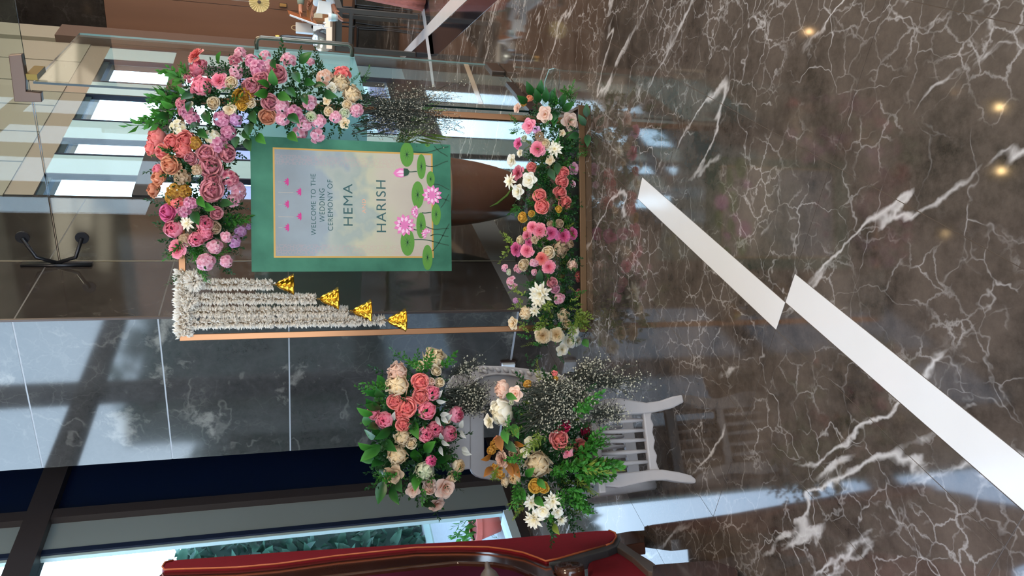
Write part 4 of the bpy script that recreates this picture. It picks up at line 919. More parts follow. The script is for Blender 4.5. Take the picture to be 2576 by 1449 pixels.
for cx, cy in ((640, 186), (700, 196), (770, 206), (850, 212), (930, 222), (1010, 232), (1090, 244), (1170, 262), (590, 214), (640, 226)):
    a, b = cpl([(cx - 20, cy - 22), (cx + 34, cy + 16)], BKD - .016, cv7); obj('rope_bead', MB().tube([a, a.lerp(b, .3), a.lerp(b, .7), b], [.003, .0085, .0085, .003], 8), PAINT, wc, smooth=True)
cprism('back_panel', [(1150, 480), (1150, 1150), (1210, 1200), (1480, 1200), (1480, 480)], BKD + .004, .02, cv=cv7)

# ------------------------------------------------------------------ bouquets on the chair
cv5 = lambda cx, cy: (860 + cx / 3.084, 850 + cy / 3.084, 3.084)
D1 = 2.93
b1 = thing('rose_bouquet', 'round bouquet of pink globe roses and cream peonies on top of the white chair back', 'bouquet', at(1090, 1090, D1))
ax1 = [at(1040, 990, D1), at(1040, 1090, D1), at(1050, 1170, D1)]
B1 = parse('''430 265 74 P blush;430 370 86 P cream;720 160 88 P cream;600 210 36 R cream;735 255 36 R cream;760 345 36 R cream;690 340 32 R blush;610 342 62 R coral;700 425 54 B pink;612 452 62 R coral;405 495 54 R coral;500 540 72 R coral;450 592 40 R coral;
660 560 64 B pink;240 580 50 R pink;330 635 58 B pink;475 672 54 R coral;888 592 56 B pink;725 706 56 B pink;650 750 56 B pink;835 742 56 B pink;470 772 62 P cream;430 912 74 P cream;690 955 40 B hot;402 1060 72 O beige;645 1040 76 P wg;905 992 46 B cream;
862 1080 42 R cream;550 1182 52 O blush;680 1130 42 R blush;680 1172 46 R blush;800 1160 84 O blush;738 1292 60 O blush;540 820 40 R cream;820 640 24 R cream''')
arrange(b1, B1, cv5, D1, ax1, .21, .85, 1.24)
fill(b1, 'foliage', 'box', LEAFM['dark'], ax1, .17, 330, .08, rnd, out=.9)
fill(b1, 'green_sprigs', 'box', LEAFM['bright'], ax1, .19, 80, .07, rnd, out=.9)
sprigs(b1, [(620, 250, 520, 130, 4), (700, 230, 680, 110, 3), (800, 240, 850, 150, 4), (350, 380, 215, 350, 3), (900, 1030, 930, 1060, 2), (650, 1200, 640, 1270, 3), (420, 1080, 300, 1060, 4), (620, 640, 610, 600, 3), (560, 720, 520, 740, 2)], cv5, D1 - .14, 'box', LEAFM['bright'], rnd)
for cx, cy, dx, dy, k in ((310, 430, -1, 0, 'laurel'), (330, 460, -.8, -.4, 'laurel'), (300, 520, -1, .2, 'laurel'), (240, 600, -1, -.3, 'bright'), (230, 640, -1, .1, 'bright'), (280, 680, -1, .1, 'laurel'), (300, 720, -1, .3, 'laurel'), (260, 760, -1, -.2, 'bright'), (250, 850, -1, 0, 'bright'), (300, 830, -.8, .6, 'bright'), (330, 800, .6, .6, 'laurel'),
                          (330, 900, -1, .2, 'laurel'), (320, 960, -1, .1, 'laurel'), (340, 1020, -.6, .8, 'laurel'), (330, 1100, -.3, 1, 'laurel'), (380, 1150, .3, 1, 'laurel'), (560, 860, .3, 1, 'bright'), (600, 860, .8, .5, 'bright'), (640, 880, .6, -.6, 'bright'), (700, 900, 1, .3, 'laurel'), (560, 950, -.5, .8, 'laurel'), (540, 1040, .3, .8, 'laurel'), (540, 640, .3, 1, 'bright'),
                          (350, 400, -.5, -.6, 'laurel'), (520, 250, .5, -.6, 'laurel'), (720, 940, 1, 0, 'laurel'), (600, 1060, -.4, 1, 'bright'), (440, 1100, 0, 1, 'dark'), (660, 1250, .4, 1, 'dark'), (250, 900, -.7, .5, 'bright'), (290, 560, -.9, -.5, 'laurel'), (380, 700, -.6, .5, 'laurel')):
    x, y, sc = cv5(cx, cy); p = at(x, y, D1 - .15); q = at(x + dx * 12, y + dy * 12, D1 - .15 - random.uniform(-.03, .04)); leaf(k, p, q - p, Vector((random.uniform(-.5, .5), -1, .5)), random.uniform(.07, .095), b1, .5)
for cx, cy, dx, dy in ((730, 490, 1, .2), (740, 470, .5, -1), (760, 600, 1, -.2), (770, 610, .6, .6), (730, 610, .4, 1), (800, 640, .7, -.6), (770, 800, .7, .5), (760, 840, .2, 1), (780, 790, -.3, -.6), (920, 700, .2, -.8), (920, 720, .4, .8), (930, 850, .6, .4), (930, 880, 1, .4), (400, 640, 0, -1)):
    x, y, sc = cv5(cx, cy); p = at(x, y, D1 - .16); q = at(x + dx * 12, y + dy * 12, D1 - .18); leaf('sage', p, q - p, Vector((random.uniform(-.5, .5), -1, .5)), .045, b1, .45)
items = []
for k in range(80):
    a = at(*cv5(rnd.uniform(760, 860), rnd.uniform(390, 560))[:2], D1 - rnd.uniform(0, .12)); b = at(*cv5(rnd.uniform(1000, 1180), rnd.uniform(360, 580))[:2], D1 - rnd.uniform(0, .1)); items.append((a, b - a, (b - a).length * rnd.uniform(.7, 1), .02))
for k in range(9):
    a = at(*cv5(820, 300)[:2], D1 - .05); b = at(*cv5(rnd.uniform(960, 1120), rnd.uniform(150, 240))[:2], D1 - .05); items.append((a, b - a, (b - a).length * rnd.uniform(.7, 1), .05))
gypso('dried_spray', items, b1, rnd, True, 28)
D2 = 2.72
b2 = thing('peony_bouquet', 'loose bouquet of white peonies, dried sprays, pink roses and fern on the chair seat', 'bouquet', at(1500, 1090, D2))
ax2 = [at(1370, 1010, D2), at(1380, 1090, D2), at(1390, 1170, D2), at(1380, 1250, D2)]
B2 = parse('''245 298 68 P blush;352 332 58 O blush;235 472 104 P white;150 545 56 O white;215 702 48 R peach;245 832 62 C blush;342 782 52 R beige;520 872 104 P cream;690 682 72 R coral;722 572 56 R crimson;850 752 76 R coral;
900 622 56 R crimson;745 778 46 O pink;345 976 44 B cream;270 1000 40 P cream;500 1036 52 R yellow;562 1046 42 R yellow;635 1150 72 D white;470 1160 64 D white;560 1222 60 O white;490 1290 78 D white;672 1232 46 O white;702 1292 52 D white;
440 260 30 H gold;160 770 34 H gold;190 720 40 H gold;300 890 36 R yellow;190 895 34 H gold;650 175 22 H coral;660 215 18 R yellow;420 780 36 H white;450 700 40 H white;320 400 20 R wg;230 940 40 H gold''')
arrange(b2, B2, cv6, D2, ax2, .17, .9, 1.2)
fill(b2, 'foliage', 'box', LEAFM['dark'], ax2, .15, 340, .075, rnd, out=.9)
fill(b2, 'lime_sprigs', 'fern', LEAFM['lime'], ax2, .15, 50, .075, rnd, out=.9)
sprigs(b2, [(800, 900, 1100, 880, 7), (800, 960, 1030, 960, 6), (780, 1040, 900, 1200, 6), (760, 1120, 900, 1200, 5), (800, 800, 1050, 700, 5), (900, 700, 1050, 640, 4), (700, 900, 850, 880, 5), (400, 1060, 330, 1200, 5), (380, 1020, 340, 1110, 3), (300, 620, 270, 560, 2), (820, 480, 960, 350, 4), (640, 900, 700, 960, 5), (690, 1080, 760, 1180, 5), (380, 820, 330, 880, 3), (600, 1290, 640, 1340, 2)], cv6, D2 - .13, 'box', LEAFM['bright'], rnd)
sprigs(b2, [(850, 880, 1120, 900, 4), (820, 1000, 940, 1050, 3), (560, 640, 460, 760, 4), (200, 930, 180, 1010, 3), (300, 640, 350, 610, 2)], cv6, D2 - .14, 'fern', LEAFM['lime'], rnd, 'lime_sprigs')
for cx, cy, dx, dy, k in ((340, 700, .6, .3, 'bronze'), (220, 650, .2, 1, 'bronze'), (300, 870, .3, 1, 'bronze'), (170, 800, -.6, .4, 'bronze'), (180, 890, -.6, .6, 'bronze'), (330, 850, .3, .8, 'bronze'), (280, 340, .5, .2, 'bright'), (260, 600, .2, .8, 'bright'), (330, 560, .3, .8, 'bright'), (270, 690, .6, .6, 'dark'), (520, 980, .4, .5, 'bright'), (380, 1040, .3, .7, 'bright'), (430, 960, .4, -.4, 'bright'), (500, 1120, .3, .3, 'bright'), (640, 1320, .2, .5, 'lime')):
    x, y, sc = cv6(cx, cy); p = at(x, y, D2 - .15); q = at(x + dx * 12, y + dy * 12, D2 - .16); leaf(k, p, q - p, Vector((random.uniform(-.5, .5), -1, .5)), random.uniform(.045, .065), b2, .55)
items = []
for k in range(130):
    a = at(*cv6(rnd.uniform(380, 560), rnd.uniform(230, 640))[:2], D2 - rnd.uniform(.06, .19)); b = at(*cv6(rnd.uniform(700, 980), rnd.uniform(190, 560))[:2], D2 - rnd.uniform(.04, .18)); items.append((a, b - a, (b - a).length * rnd.uniform(.6, 1), .02))
for k in range(24):
    a = at(*cv6(rnd.uniform(700, 840), rnd.uniform(160, 300))[:2], D2 - rnd.uniform(0, .08)); b = at(*cv6(rnd.uniform(1100, 1430), rnd.uniform(170, 290))[:2], D2 - rnd.uniform(0, .06)); items.append((a, b - a, (b - a).length * rnd.uniform(.7, 1), .03))
for k in range(10):
    a = at(*cv6(780, 230)[:2], D2 - .05); b = at(*cv6(rnd.uniform(900, 1060), rnd.uniform(70, 130))[:2], D2 - .05); items.append((a, b - a, (b - a).length * rnd.uniform(.7, 1), .04))
for k in range(12):
    a = at(*cv6(900, 480)[:2], D2 - .12); b = at(*cv6(rnd.uniform(1060, 1210), rnd.uniform(440, 600))[:2], D2 - .12); items.append((a, b - a, (b - a).length * rnd.uniform(.7, 1), .03))
gypso('dried_spray', items, b2, rnd, False, 26, 'dried spray with tiny cream blooms')

# ------------------------------------------------------------------ red throne chair at the edge
RF = flr(1621, 1345); DRC = Vector((.11, -.715, 0)).normalized(); RN = Vector((-DRC.y, DRC.x, 0))  # RN points to the right, outward
RED = M('red_velvet', c3(128, 16, 30), .75, 0, .25, var=.12, scale=40, bump=.2); SHADED_RED = M('shaded_red_velvet', c3(78, 8, 40), .8, 0, .2)
DWOOD = M('dark_polished_wood', c3(66, 34, 22), .14, 0, .6, coat=.5, var=.3, scale=5, stretch=(1, 1, .2)); PIPE = M('gold_piping', c3(196, 104, 62), .5); TAUPE = M('taupe_lacquer', c3(98, 86, 80), .4)
rc = thing('throne_chair', 'tall red velvet chair with dark polished wood arms, cut off at the edge', 'armchair', RF - RN * .3 + DRC * .35)
def rpl(pts, inn=0.0): return [onp(x, y, RF - RN * inn, RN) for x, y in pts]
def rprism(name, pts, inn, th, mat, bev=.004, smooth=False): return obj(name, MB().prism(rpl(pts, inn), -RN * th), mat, rc, bevel=bev)
sil = [(436, 1409), (714, 1388), (1048, 1368), (1240, 1357), (1346, 1348), (1500, 1335), (1532, 1334), (1547, 1340), (1550, 1350)]
pipe = [(1523, 1372), (1460, 1389), (1405, 1405), (1373, 1411), (1350, 1402), (1317, 1390), (1275, 1382), (1228, 1376), (1150, 1375), (1048, 1377), (847, 1398), (700, 1418), (597, 1427), (413, 1433), (408, 1425), (415, 1414)]
rprism('side_panel', sil + pipe, 0.0, .05, RED, .006)
obj('piping', MB().tube(rpl(pipe + [(436, 1409)], -.004), .004, 6), PIPE, rc, smooth=True); obj('piping', MB().tube(rpl([(1532, 1334), (1547, 1340), (1551, 1350), (1540, 1366), (1523, 1372)], -.004), .004, 6), PIPE, rc, smooth=True)
# S-shaped wood frame strip that runs down to the arm
fo = [(413, 1434), (597, 1428), (700, 1419), (847, 1399), (1048, 1378), (1150, 1376), (1228, 1377), (1275, 1383), (1317, 1391), (1350, 1403), (1373, 1412), (1388, 1420), (1400, 1449)]
fi = [(1370, 1462), (1330, 1440), (1290, 1424), (1240, 1415), (1150, 1412), (1048, 1422), (847, 1445), (700, 1462), (597, 1470), (400, 1476), (396, 1450)]
rprism('side_frame', fo + fi, .012, .06, DWOOD, .008)
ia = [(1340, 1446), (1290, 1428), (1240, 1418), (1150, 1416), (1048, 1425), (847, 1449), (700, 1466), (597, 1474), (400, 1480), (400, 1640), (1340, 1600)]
rprism('arm_lining', ia, .03, .02, SHADED_RED, 0)  # shade inside the chair is painted in as a darker velvet colour
c0 = rpl([(1432, 1428)], .0)[0]; scr = MB().lathe([(0, .012), (.012, .012), (.014, .006), (.03, .008), (.034, .002), (.045, .012), (.054, .006), (.056, -.01), (.056, -.16)], 24, c0 - DRC * .0, RN); obj('arm_scroll', scr, DWOOD, rc, smooth=True)
rprism('trim_rail', [(1523, 1374), (1548, 1350), (1558, 1346), (1562, 1356), (1553, 1374), (1530, 1384), (1470, 1400), (1410, 1412), (1380, 1414)], .004, .05, M('dark_trim', c3(70, 72, 74), .4), .003)
rprism('seat_rail', [(1556, 1352), (1566, 1364), (1600, 1388), (1640, 1412), (1655, 1424), (1650, 1440), (1630, 1436), (1590, 1400), (1560, 1380), (1545, 1372)], .006, .05, TAUPE, .004)
rprism('seat_cushion', [(1478, 1398), (1500, 1384), (1530, 1376), (1560, 1388), (1600, 1410), (1638, 1432), (1640, 1520), (1478, 1520)], .03, .5, RED, .02)
rprism('leg', [(1545, 1343), (1621, 1330), (1622, 1364), (1550, 1374)], .006, .05, DWOOD, .004)
rprism('leg', [(1648, 1420), (1846, 1405), (1856, 1412), (1856, 1452), (1640, 1462), (1640, 1424)], .006, .05, DWOOD, .004)
# back cushion and far side, off the frame
zz0, zz1 = .3, rpl([(420, 1414)])[0].z
obj('backrest', MB().box(RF - RN * .32 + Vector((0, 0, (zz0 + zz1) / 2)), (.56, .07, zz1 - zz0), RN, DRC), RED, rc, bevel=.02)
obj('side_panel', MB().box(RF - RN * .62 + DRC * .33 + Vector((0, 0, .55)), (.04, .6, .6), RN, DRC), RED, rc, bevel=.01)
for sd in (.02, .68): obj('leg', MB().box(RF - RN * .6 + DRC * sd + Vector((0, 0, .12)), (.05, .05, .24), RN, DRC), DWOOD, rc)
kb = onp(1232, 1452, RF + DRC * .62, RN); kn = MB().lathe([(0, .074), (.006, .072), (.0095, .064), (.0105, .052), (.016, .046), (.028, .034), (.038, .012), (.042, -.012), (.030, -.03)], 20, kb - RN * .018, (RN + Vector((0, -.0, .12))))
obj('carved_knob', kn, TAUPE, rc, smooth=True, label='taupe turned knob'); obj('knob_post', MB().tube([kb - RN * .03, kb - RN * .1 + Vector((0, 0, -.05)), kb - RN * .14 + Vector((0, 0, -.35))], .02, 8), TAUPE, rc, smooth=True)

# ------------------------------------------------------------------ potted palm behind the sign
PC = Vector((.665, 5.08, 0)); TERRA = M('brown_clay', c3(124, 72, 52), .45, var=.1, scale=8)
pp = thing('potted_palm', 'small palm in a tapering brown clay pot behind the welcome sign', 'potted plant', PC)
pr = [(.0, .0), (.145, 0), (.155, .02), (.185, .12), (.212, .25), (.228, .37), (.236, .46), (.240, .475), (.236, .483), (.226, .48), (.222, .46), (.215, .40), (0, .40)]
obj('pot', MB().lathe(pr, 40, PC), TERRA, pp, smooth=True)
obj('pot_rim', MB().lathe([(.2405, .470), (.2435, .476), (.2405, .486), (.234, .487)], 40, PC), M('rim_pale', c3(176, 130, 104), .4), pp, smooth=True)
obj('soil', MB().lathe([(0, .415), (.1, .42), (.216, .41)], 24, PC), M('soil', c3(40, 34, 30), .9, var=.4, scale=60, bump=.5), pp)
tr_ = [PC + Vector((.10, 0, .41)), PC + Vector((.13, .0, .56)), PC + Vector((.17, .02, .72))]
obj('trunk', MB().tube(tr_, [.035, .028, .024], 8), M('palm_trunk', c3(96, 62, 44), .8, var=.3, scale=30, bump=.4), pp)
for k in range(13):
    a = k * 2.4; el = .5 + .5 * ((k * 7) % 5) / 5; L = .44; d = Vector((math.cos(a), math.sin(a), 0)); p = tr_[2].copy(); pts = []
    for i in range(8):
        q = i / 7; pts.append(p + d * (L * q * math.cos(el * 1.1)) + Vector((0, 0, L * (q * math.sin(el * 1.3) - .75 * q * q))))
    fr_ = obj('palm_frond', MB().tube(pts, [.004 - .0004 * i for i in range(8)], 4, cap=False), LEAFM['lime'], pp)
    mb = MB(); lm = leafmesh(1, .11, 2, .2, .3)
    for i in range(1, 8):
        for sg_ in (-1, 1):
            for hf in (0, .5):
                q = pts[i].lerp(pts[i - 1], hf); t = (pts[i] - pts[i - 1]).normalized(); sd = t.cross(Vector((0, 0, 1))) * sg_; dd = (sd + t * .9 + Vector((0, 0, -.25))).normalized(); rt = dd.to_track_quat('Y', 'Z').to_matrix()
                mb.add([q + rt @ (Vector(v) * .17) for v in lm.v], lm.f, lm.t)
    obj('leaflets', mb, LEAFM['lime' if k % 3 else 'bright'], fr_, None, True, kind='stuff')
blade = [onp(x, y, PC + Vector((0, -.25, 0)), Vector((0, 1, 0))) for x, y in ((1232, 520), (1250, 512), (1275, 492), (1290, 470))]
obj('fallen_blade', MB().tube(blade, [.002, .008, .009, .004], 5), LEAFM['lime'], pp)

# ------------------------------------------------------------------ garden outside the left windows
e2h = 8.2; hz0 = onp(1075, 1320, eb(0, e2h), E2).z; hz1 = onp(436, 1385, eb(0, e2h), E2).z
hg = thing('garden_hedge', 'tall broad-leaved green hedge outside the left window', 'hedge', eb(3, e2h + .25, 0))
items = []
for k in range(3000):
    a = rnd.uniform(-17, -3.4); z = rnd.uniform(-.2, 4.3); items.append((eb(a, e2h + abs(rnd.normal()) * .2, z), Vector(-E2) * .7 + Vector(rnd.normal(size=3)) * .8, rnd.uniform(.25, .5)))
for k in range(5200):
    a = rnd.uniform(-3.5, 11); z = rnd.uniform(hz0 - .1, hz1); b = e2h + abs(rnd.normal()) * .15; items.append((eb(a, b, z), Vector(-E2) * .7 + Vector(rnd.normal(size=3)) * .8 + Vector((0, 0, -.2)), rnd.uniform(.14, .3)))
lmb = leafmesh(1, .5, 3, .2, .3)
V_, F_, T_ = np_of(lmb)
SPR['hedge'] = lmb
fo_ = scatter('foliage', lmb, items, leafmat('leaf_hedge', c3(34, 66, 54), c3(84, 128, 104), .4, .2, 0), hg, rnd)
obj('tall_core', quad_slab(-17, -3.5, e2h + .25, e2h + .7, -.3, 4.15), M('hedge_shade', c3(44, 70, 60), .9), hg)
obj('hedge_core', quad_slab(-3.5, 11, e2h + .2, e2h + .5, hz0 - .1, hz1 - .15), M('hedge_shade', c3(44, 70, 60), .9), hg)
pl = obj('planter_wall', quad_slab(-5.6, 11.1, e2h - .5, e2h - .2, -.31, hz0 + .02), M('sand_render', c3(168, 158, 136), .8, var=.1), kind='structure')
obj('coping', quad_slab(-5.6, 11.1, e2h - .54, e2h - .16, hz0 + .02, hz0 + .1), M('pale_coping', c3(150, 170, 160), .6), pl)
def clay_pot(p, s, label):
    t = thing('clay_pot', label, 'flower pot', p); RD = M('red_clay', c3(190, 92, 78), .6)
    obj('pot', MB().lathe([(0, 0), (.12 * s, 0), (.20 * s, .28 * s), (.18 * s, .28 * s), (.12 * s, .2 * s), (0, .2 * s)], 20, p), RD, t, smooth=True); obj('rim', MB().lathe([(.195 * s, .25 * s), (.225 * s, .25 * s), (.225 * s, .31 * s), (.185 * s, .31 * s)], 20, p), RD, t)
    it = [(p + Vector((rnd.normal() * .07 * s, rnd.normal() * .07 * s, .25 * s)), Vector((rnd.normal() * .5, rnd.normal() * .5, 1)), .3 * s) for _ in range(8)]
    scatter('foliage', SPR['broad'], it, LEAFM['bright'], t, rnd)
e2p = 4.75
q = flr(1256, 1310, -.3); clay_pot(q, .8, 'red clay flower pot outside the left window')
it = [(eb(rnd.uniform(3.5, 5.2), rnd.uniform(4.9, 6.4), -.3), Vector((rnd.normal() * .4, rnd.normal() * .4, 1)), rnd.uniform(.08, .16)) for _ in range(30)]
tuft = thing('garden_weeds', 'bright green weeds sprouting on the paving outside the left window', 'plants', eb(4.3, 5.5, -.3)); scatter('foliage', SPR['broad'], it, LEAFM['bright'], tuft, rnd)
# apartment house seen through the far windows
ab = thing('apartment_building', 'distant grey apartment house with white window frames seen through the far windows', 'building', (7, 38, 0))
zb1 = at(560, 400, 38).z; zb0 = -.2
obj('facade', MB().box((6, 39.5, (zb0 + zb1) / 2), (26, 3, zb1 - zb0)), M('mauve_render', c3(132, 122, 142), .8), ab)
obj('roof', MB().box((6, 39.4, zb1 + .15), (26.6, 3.4, .3)), M('roof_grey', c3(120, 120, 126), .7), ab)
for r_ in range(2):
    for k in range(13):
        x = -6 + k * 1.9; z = zb1 - 1.0 - r_ * 1.7
        wf = obj('window_frame', MB().box((x, 37.97, z), (.8, .1, .95)), WHITEP, ab); obj('pane', MB().box((x, 37.91, z), (.58, .04, .72)), M('far_pane', c3(120, 130, 165), .1), wf)

# ------------------------------------------------------------------ far lobby furniture
STEEL = M('grey_steel_tube', c3(98, 96, 92), .4, .4)
T3, T1_ = flr(1046, 137), flr(1053, 43); TW = (T1_ - T3); TW.z = 0; wlen = TW.length; TW.normalize(); TD_ = Vector((-TW.y, TW.x, 0)); ztop = at(838, 100, T3.y).z
tb_ = thing('console_table', 'long tall table with grey steel legs in the lobby beyond the glass door', 'table', T3 + TW * wlen / 2 + TD_ * .9)
for a in (0, wlen):
    for b in (0, 1.75): obj('leg', MB().box(T3 + TW * a + TD_ * b + Vector((0, 0, ztop / 2)), (.05, .05, ztop - .02), TW, TD_), STEEL, tb_)
for b in (0, 1.75):
    obj('stretcher', MB().box(T3 + TW * wlen / 2 + TD_ * b + Vector((0, 0, at(880, 100, T3.y).z)), (wlen - .05, .035, .04), TW, TD_), STEEL, tb_); obj('apron', MB().box(T3 + TW * wlen / 2 + TD_ * b + Vector((0, 0, ztop - .06)), (wlen - .05, .04, .07), TW, TD_), STEEL, tb_)
for a in (0, wlen): obj('side_rail', MB().box(T3 + TW * a + TD_ * .875 + Vector((0, 0, ztop - .06)), (.04, 1.7, .07), TW, TD_), STEEL, tb_)
obj('table_top', MB().box(T3 + TW * wlen / 2 + TD_ * .875 + Vector((0, 0, ztop)), (wlen + .06, 1.85, .03), TW, TD_), M('umber_top', c3(112, 92, 76), .4), tb_)
ZT_ = ztop + .0155
def tp(x, y, dep=.25):
    r_ = ray(x, y); Y = T3.y + dep; p = at(x, y, Y); return Vector((p.x, p.y, ZT_)), p.z
def item_box(name, label, cat, x0, x1, y0, y1, mat, dep=.25, lid=None):
    a, z1 = tp(x0, y1, dep); b, _ = tp(x0, y0, dep); c = (a + b) / 2; wd = (b - a).length; h = max(.03, z1 - ZT_)
    t = thing(name, label, cat, c); obj('body', MB().box(c + Vector((0, 0, h / 2)), (wd, wd * .6, h)), mat, t, bevel=.003); return t, c, wd, h
t, c, wd, h = item_box('paper_bag', 'small white paper bag with handle on the far table', 'gift bag', 744, 800, 58, 82, WHITEP, .5)
obj('handle', MB().tube([c + Vector((math.cos(a) * wd * .25, 0, h + math.sin(a) * .05)) for a in np.linspace(0, 3.14, 8)], .004, 5), M('cord', c3(200, 170, 120), .6), t)
t, c, wd, h = item_box('gift_box', 'brown gift box with pale label on the far table', 'box', 772, 800, 26, 52, M('brown_card', c3(150, 96, 50), .6), .6)
obj('label_patch', MB().box(c + Vector((0, -wd * .31, h * .55)), (wd * .5, .004, h * .5)), M('label_cream', c3(225, 205, 170), .6), t)
t, c, wd, h = item_box('white_box', 'small white carton at the front of the far table', 'box', 790, 800, 66, 80, WHITEP, .15); obj('lid', MB().box(c + Vector((0, 0, h + .004)), (wd * 1.05, wd * .65, .012)), WHITEP, t)
bp, bz = tp(720, 97, .2); bt = thing('dark_bottle', 'tall dark bottle with gold foil cap on the far table', 'bottle', bp); hh = at(704, 97, T3.y + .2).z - ZT_
obj('bottle', MB().lathe([(0, 0), (.045, 0), (.047, .01), (.047, hh * .86), (.04, hh * .95), (.03, hh)], 20, bp), M('dark_glass', c3(40, 42, 44), .12), bt, smooth=True); obj('cap', MB().lathe([(.032, hh), (.036, hh + .01), (.036, hh + .05), (0, hh + .055)], 16, bp), M('gold_foil', c3(214, 160, 80), .25, 1), bt, smooth=True)
q, _ = tp(800, 100, .1); tr2 = thing('serving_tray', 'round silver tray leaning on the front of the far table', 'tray', q)
obj('dish', MB().lathe([(0, .0), (.10, .004), (.13, .02), (.135, .02), (.10, -.003), (0, -.006)], 24, q + Vector((0, 0, .09)), Vector((-.3, -.9, .35))), M('polished_silver', c3(210, 215, 225), .12, 1), tr2, smooth=True); obj('stand', MB().box(q + Vector((0, .03, .04)), (.12, .03, .08)), BLACK, tr2)
for (x, y, dep, lb) in ((810, 70, .35, 'folded white tent card in the middle of the far table'), (812, 96, .0, 'folded white tent card at the left front corner of the far table')):
    q, _ = tp(x, y, dep); t = thing('tent_card', lb, 'card', q); CARD = M('card_cream', c3(236, 222, 206), .6)
    for sg_ in (-1, 1): obj('flap', MB().prism([q + Vector((-.13, sg_ * .04, 0)), q + Vector((.13, sg_ * .04, 0)), q + Vector((.12, 0, .065)), q + Vector((-.12, 0, .065))], (0, .003 * -sg_, 0)), CARD, t)
q, _ = tp(788, 70, .4); t = thing('table_ornament', 'small black ornament with silver ball between the bags on the far table', 'ornament', q)
obj('stem', MB().tube([q, q + Vector((0, 0, .1)), q + Vector((.01, 0, .22))], [.03, .012, .018], 8), BLACK, t); obj('ball', MB().lathe([(math.sin(a) * .04, -math.cos(a) * .04) for a in np.linspace(0.05, 3.1, 9)], 14, q + Vector((.05, -.02, .05))), M('polished_silver', c3(210, 215, 225), .12, 1), t, smooth=True)
# paper rosette
q = at(652, 6, 9.0); ro = thing('paper_rosette', 'pleated cream paper rosette hanging in the far lobby', 'paper decoration', q)
mb = MB(); n = 44; vs = [q]; 
for k in range(n):
    a = k / n * 6.2832; rr = .115 if k % 2 else .108; vs.append(q + Vector((math.cos(a) * rr, (-.012 if k % 2 else .012), math.sin(a) * rr)))
mb.add(vs, [(0, 1 + k, 1 + (k + 1) % n) for k in range(n)]); obj('pleats', mb, M('paper_cream', c3(226, 204, 150), .7), ro)
obj('hub', MB().lathe([(0, .012), (.018, .01), (.02, 0)], 12, q + Vector((0, -.012, 0)), (0, -1, 0)), M('hub_dark', c3(60, 40, 30), .6), ro); obj('string', MB().tube([q, Vector((q.x, q.y, CEIL))], .0015, 4), M('nylon', c3(170, 170, 165), .4), ro)
sgn = onp(712, 13, eb(13.9, 0), E1); ws = thing('wall_plaque', 'small brass plaque on the wood wall of the far lobby', 'plaque', sgn); obj('plate', MB().box(sgn, (.015, .05, .11), E1, E2), M('plaque_brass', c3(214, 160, 96), .4, .6), ws, bevel=.003); obj('backing', MB().box(sgn + E1 * .012, (.012, .06, .12), E1, E2), BLACK, ws)
# black chairs behind the table
def black_chair(p, ang, label):
    t = thing('black_chair', label, 'chair', p, 'black chairs in the far lobby'); Rz = Matrix.Rotation(ang, 3, 'Z'); X = Rz @ Vector((1, 0, 0)); Y = Rz @ Vector((0, 1, 0)); Z = Vector((0, 0, 1))
    obj('seat', MB().box(p + Z * .45, (.42, .42, .035), X, Y), BLACK, t, bevel=.01); obj('backrest', MB().box(p + Y * .2 + Z * .78, (.40, .03, .10), X, Y), BLACK, t, bevel=.01)
    for sx in (-.18, .18): obj('upright', MB().tube([p + X * sx + Y * .19 + Z * .44, p + X * sx + Y * .2 + Z * .80], .013, 8), BLACK, t)
    for sx in (-.18, .18):
        for sy in (-.18, .18): obj('leg', MB().tube([p + X * sx + Y * sy + Z * .43, p + X * sx * 1.1 + Y * sy * 1.1], .014, 8), BLACK, t)
q = flr(962, 60); black_chair(Vector((q.x + .25, q.y, 0)), .5, 'black chair seen between the table legs, right of the two'); q = flr(968, 122); black_chair(Vector((q.x + .1, q.y, 0)), -.4, 'black chair seen between the table legs, left of the two')

# ------------------------------------------------------------------ two people at the right edge of the lobby
SKIN = M('skin', c3(176, 116, 86), .5); HAIR = M('black_hair', c3(24, 18, 16), .5)
def skin_mesh(name, verts, edges, rad, mat, parent, sub=1, root=0):
    me = bpy.data.meshes.new(name); me.from_pydata([tuple(v) for v in verts], edges, []); me.materials.append(mat)
    o = put(bpy.data.objects.new(name, me), None, parent); md = o.modifiers.new('skin', 'SKIN'); md.use_smooth_shade = True
    ly = me.skin_vertices[0] if me.skin_vertices else None
    if ly is None:
        bm = None
        import bmesh
        bm = bmesh.new(); bm.from_mesh(me); bm.verts.layers.skin.verify(); bm.to_mesh(me); bm.free(); ly = me.skin_vertices[0]
    for i, r_ in enumerate(rad): ly.data[i].radius = (r_, r_) if not hasattr(r_, '__len__') else r_
    for i in range(len(verts)): ly.data[i].use_root = (i == root)
    s_ = o.modifiers.new('sub', 'SUBSURF'); s_.levels = sub; s_.render_levels = sub + 1
    return o
